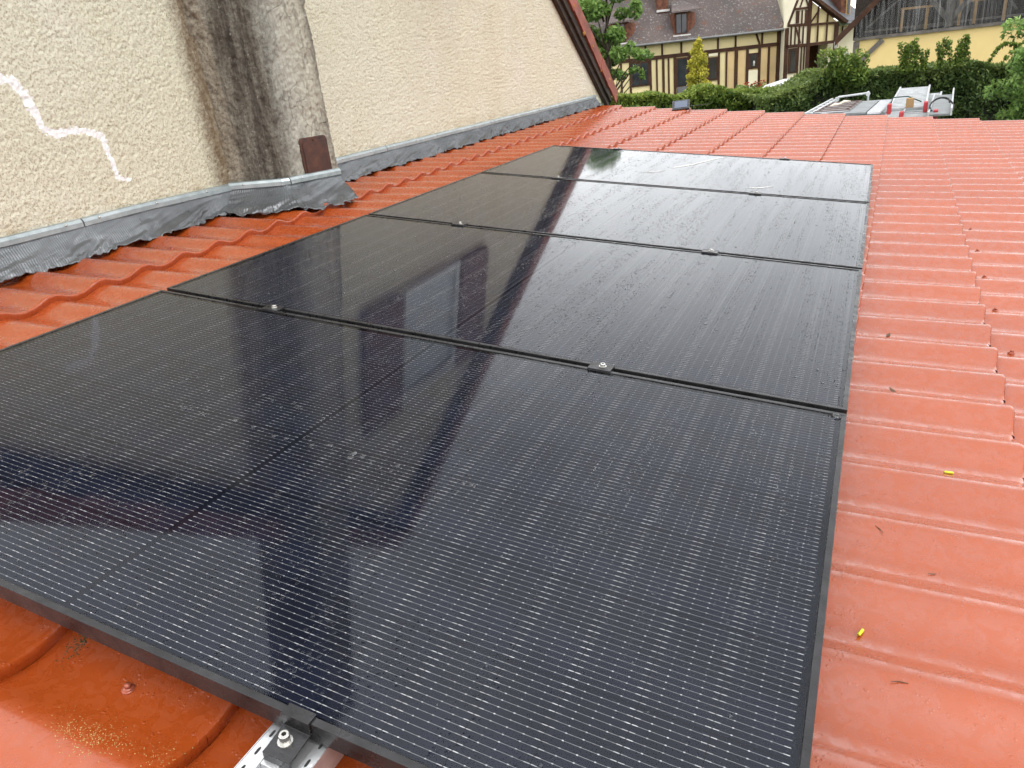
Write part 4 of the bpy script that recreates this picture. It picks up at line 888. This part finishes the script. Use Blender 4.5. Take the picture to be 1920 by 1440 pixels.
pk = empty('plank', (2.93, 13.0, -.64), (0, 0, R(-4)), 'grey metal plank with a raised edge right of the ladders', 'plank')
MB().box((-.12, -1.6, -.03), (.12, 1.35, .0)).build('deck', MAT['greyboard'], pk, bevel=.004); MB().box((.121, -1.6, -.03), (.145, 1.75, .07)).build('edge_rail', MAT['galv'], pk, bevel=.004); MB().box((-.145, -1.6, -.03), (-.121, 1.35, .03)).build('edge_rail', MAT['galv'], pk, bevel=.004)
for i, (x0, x1, y0, y1, m_, lab) in enumerate(((1.66, 1.98, 12.15, 14.0, 'greyboard', 'grey flat board lying on the van roof'), (2.0, 2.18, 12.1, 13.95, 'van', 'white flat board between grey board and ladder'))):
    o = MB().box((x0-(x0+x1)/2, y0-(y0+y1)/2, 0), (x1-(x0+x1)/2, y1-(y0+y1)/2, .03)).build('board', MAT[m_], None, loc=((x0+x1)/2, (y0+y1)/2, -.655), rot=(0, 0, R(-5)), bevel=.004); tag(o, lab, 'board')
sl = empty('duckboard', (1.48, 13.2, -.61), (0, 0, R(-5)), 'brown slatted duckboard on the left of the van roof', 'duckboard')
for sg in (-.2, .2): MB().box((sg-.02, -.75, -.03), (sg+.02, .85, .0)).build('bearer', MAT['greyboard'], sl)
MB().box((-.25, -.77, -.012), (.25, .87, .0)).build('base_sheet', MAT['van'], sl)
for i in range(6): MB().box((-.26, -.75+i*.28, .001), (.26, -.60+i*.28, .007)).build('slat', MAT['brownslat'], sl)
for q_ in ((-.02, -.28), (.06, .12)): MB().tube([(q_[0]-.05, q_[1]-.12, .045), (q_[0], q_[1], .06), (q_[0]+.07, q_[1]+.16, .045)], [.012, .022, .012], 8).build('strap', MAT['rag'], sl, smooth=True)
hp = empty('rack_hoop', (1.64, 14.25, -.70), label='bent galvanised hoop standing up at the far end of the duckboard', cat='hoop')
MB().tube([(-.26, 0, 0), (-.25, 0, .13), (-.22, 0, .155), (.20, .03, .18), (.24, .03, .21), (.25, .03, .02)], .017, 8).build('tube', MAT['galv'], hp, smooth=True)
for x_, z_ in ((-.25, .15), (.24, .20)): MB().tube([(x_, -.04, z_-.03), (x_, .05, z_-.03)], .035, 8).build('knob', MAT['galv'], hp)
ob = MB().box((-.05, -.03, 0), (.05, .03, .13)).build('block', MAT['timber_new'], None, loc=(2.47, 12.12, -.60), bevel=.006); tag(ob, 'small tan wooden block between the red ladder feet', 'block')
cb_ = [(2.82+.13*math.cos(a)+.05*a/6, 11.85+.10*math.sin(a), -.58+.10*math.sin(a*.9+.4)) for a in np.linspace(0, 9, 30)]
cbo = MB().tube([Vector(p_)-Vector((2.85, 11.85, -.6)) for p_ in cb_], .012, 6).build('cable', MAT['cable'], None, smooth=True, loc=(2.85, 11.85, -.6)); tag(cbo, 'loop of black cable at the near end of the ladders', 'cable')
cbo = MB().tube([(0, 0, 0), (.03, .02, .10), (.22, .05, .10), (.40, .0, .02)], .009, 6).build('cable', simple('green_cable', (.02, .06, .045), .5), None, smooth=True, loc=(2.22, 12.25, -.56)); tag(cbo, 'dark green cable lying across the ladder rungs', 'cable')

# ------------------------------------------------------------------ white car behind the hedge
co = bgp(10.0, 25.0, GROUND); car = empty('car', co, (0, 0, AZ+R(6)), 'white car behind the hedge with just its roof showing', 'car')
prof = [(-2.0, .35), (-2.05, .75), (-1.75, .95), (-1.05, 1.02), (-.45, 1.46), (.2, 1.58), (1.15, 1.55), (1.75, 1.15), (2.0, 1.0), (2.02, .35)]
MB().prism([(x_, -.85, z_) for x_, z_ in prof], (0, 1.7, 0)).build('body', MAT['van'], car, bevel=.09)
for sy in (-.856, .84): MB().prism([(-.85, sy, 1.03), (-.42, sy, 1.38), (.2, sy, 1.47), (1.1, sy, 1.45), (1.5, sy, 1.05)], (0, .016, 0)).build('side_window', MAT['pane'], car)
for x_ in (-1.3, 1.3):
    for sy in (-.87, .67): wh = MB().tube([(x_, sy, .31), (x_, sy+.2, .31)], .31, 16).build('wheel', MAT['tyre'], car); MB().tube([(x_, sy-.006 if sy < 0 else sy+.2, .31), (x_, sy if sy < 0 else sy+.206, .31)], .19, 12).build('rim', MAT['galv'], wh)

# ------------------------------------------------------------------ small things on the roof
sl_ = empty('solar_lamp', P(.10, 8.16, roof_h(.10, 8.16)+.02), (R(30), PITCH-R(8), R(10)), 'small black solar lamp on the far edge of the red tiles', 'lamp')
MB().box((-.095, -.085, .035), (.095, .085, .062)).build('housing', MAT['frame'], sl_, bevel=.008); MB().box((-.068, -.06, .0625), (.068, .06, .0645)).build('photocell', MAT['curtain'] if False else simple('blue_grey_cell', (.06, .085, .14), .15), sl_)
MB().box((-.02, -.06, -.06), (.02, .03, .034)).build('bracket', MAT['frame'], sl_)
MB().tube([(.06, 0, .03), (.14, .05, -.01), (.24, .06, -.02), (.30, .04, .0)], .004, 5).build('wire', MAT['cable'], sl_, smooth=True)
for s_, y_, a_, lab in ((2.315, 1.141, 10, 'yellow-green plastic bit beside the step line of the tiles'), (2.159, .581, 70, 'yellow-green plastic bit near the edge of the nearest panel')):
    q = P(s_, y_, roof_h(s_, y_)+.0035); o = MB().tube([(-.009, 0, 0), (-.008, 0, 0), (.008, 0, 0), (.009, 0, 0)], [.0022, .0029, .0029, .0021], 8).build('plastic_bit', MAT['yellowbit'], None, smooth=True, loc=q, rot=(0, PITCH, R(a_))); tag(o, lab, 'debris', 'yellow-green bits on the tiles')
tl_ = [(2.209, 1.538, 'dry leaf on the tiles right of the second panel', .022), (2.20, 1.985, 'dark slim leaf on the tiles beside the second panel', .020), (2.18, .86, 'curved twig on the tiles by the first panel corner', .012), (2.27, .78, 'dark forked twig in the middle of a tile', .007), (2.21, .47, 'thin grass stalk lying on the near tiles', .012)]
for i, (s_, y_, lab, ln_) in enumerate(tl_):
    q = P(s_, y_, roof_h(s_, y_)+.002); a = random.uniform(0, 6); d = Vector((math.cos(a), math.sin(a), 0))*ln_; e = Vector((-d.y, d.x, 0))*.25
    if 'leaf' in lab:
        o = MB().prism([-d, -d*.3+e, d*.4+e*.8, d, d*.3-e*.8, -d*.4-e], (0, 0, .001)).build('fallen_leaf', MAT['twig'], None, loc=q, rot=ROT); tag(o, lab, 'leaf', 'bits of leaf on the tiles')
    else:
        o = MB().tube([-d, e*.6, d], [.0005, .0008, .0004], 5).build('twig', MAT['twig'], None, loc=q, rot=ROT); tag(o, lab, 'twig', 'twigs on the tiles')
# rain drops standing on the nearest panel
def drops(pts_, parent_loc):
    V = []; F = []; rng = random.Random(3)
    for (s_, y_, r_) in pts_:
        b = len(V); nA = 10; rx, ry = r_*rng.uniform(.8, 1.25), r_*rng.uniform(.8, 1.2)
        for lv, (rr, hh) in enumerate(((1, 0), (.92, .28), (.62, .52), (.25, .62))):
            for k in range(nA): a = 2*math.pi*k/nA; V.append((s_+rx*rr*math.cos(a), y_+ry*rr*math.sin(a), r_*hh*.8))
        for lv in range(3):
            for k in range(nA): F.append((b+lv*nA+k, b+lv*nA+(k+1) % nA, b+(lv+1)*nA+(k+1) % nA, b+(lv+1)*nA+k))
        for k in range(0, nA-2, 2): F.append((b+3*nA, b+3*nA+k+1, b+3*nA+k+2, b+3*nA+min(k+3, nA-1)))
    return np.array(V), np.array(F)
rg2 = random.Random(9); dp = []
for _ in range(34): t_ = rg2.random(); dp.append((.70+t_*.85, .555-.02*t_+rg2.gauss(0, .010), rg2.uniform(.003, .0062)))
for _ in range(26): t_ = rg2.random(); dp.append((.60+t_*.5, .66+rg2.gauss(0, .016), rg2.uniform(.0025, .0055)))
for _ in range(150): dp.append((rg2.uniform(.03, 2.06), rg2.uniform(.03, 1.1), rg2.uniform(.0012, .003)))
V, F = drops(dp, None)
tag(link('rain_drops', mesh_np('rain_drops', V, F), panels[0], (0, 0, -.0006), mats=[MAT['water']]), kind='stuff')
for kp in (1, 2, 3):
    V, F = drops([(rg2.uniform(.03, 2.06), rg2.uniform(.03, 1.1), rg2.uniform(.0022, .0048)) for _ in range(150)], None)
    tag(link('rain_drops', mesh_np('rain_drops', V, F), panels[kp], (0, 0, -.0006), mats=[MAT['water']]), kind='stuff')
def smear(kp, pts, wd):
    m = MB(); pts = [Vector((a, b-kp*(PW_+GAP), 0)) for a, b in pts]; n_ = len(pts)
    for i in range(n_-1):
        d = (pts[i+1]-pts[i]).normalized(); e = Vector((-d.y, d.x, 0)); wa, wb = wd*(.4 if i == 0 else 1), wd*(.3 if i == n_-2 else 1)
        m.poly([pts[i]-e*wa, pts[i+1]-e*wb, pts[i+1]+e*wb, pts[i]+e*wa])
    o = m.build('chalk_smear', MAT['sill'], panels[kp], loc=(0, 0, .0002)); o['label'] = 'white chalky smear on the panel glass'
smear(3, [(.862, 3.806), (.921, 3.849), (.95, 3.865), (.978, 3.911)], .008); smear(3, [(.997, 4.015), (1.04, 4.09), (1.089, 4.193), (1.163, 4.415), (1.20, 4.50), (1.235, 4.565)], .009); smear(3, [(1.495, 3.571), (1.565, 3.615), (1.628, 3.688)], .008)
V, F = drops([(PL_-.021, PW_-.020, .012)], None); o = link('water_bead', mesh_np('water_bead', V, F), panels[0], (0, 0, -.0006), mats=[MAT['water']]); o['label'] = 'large water bead in the far right corner'
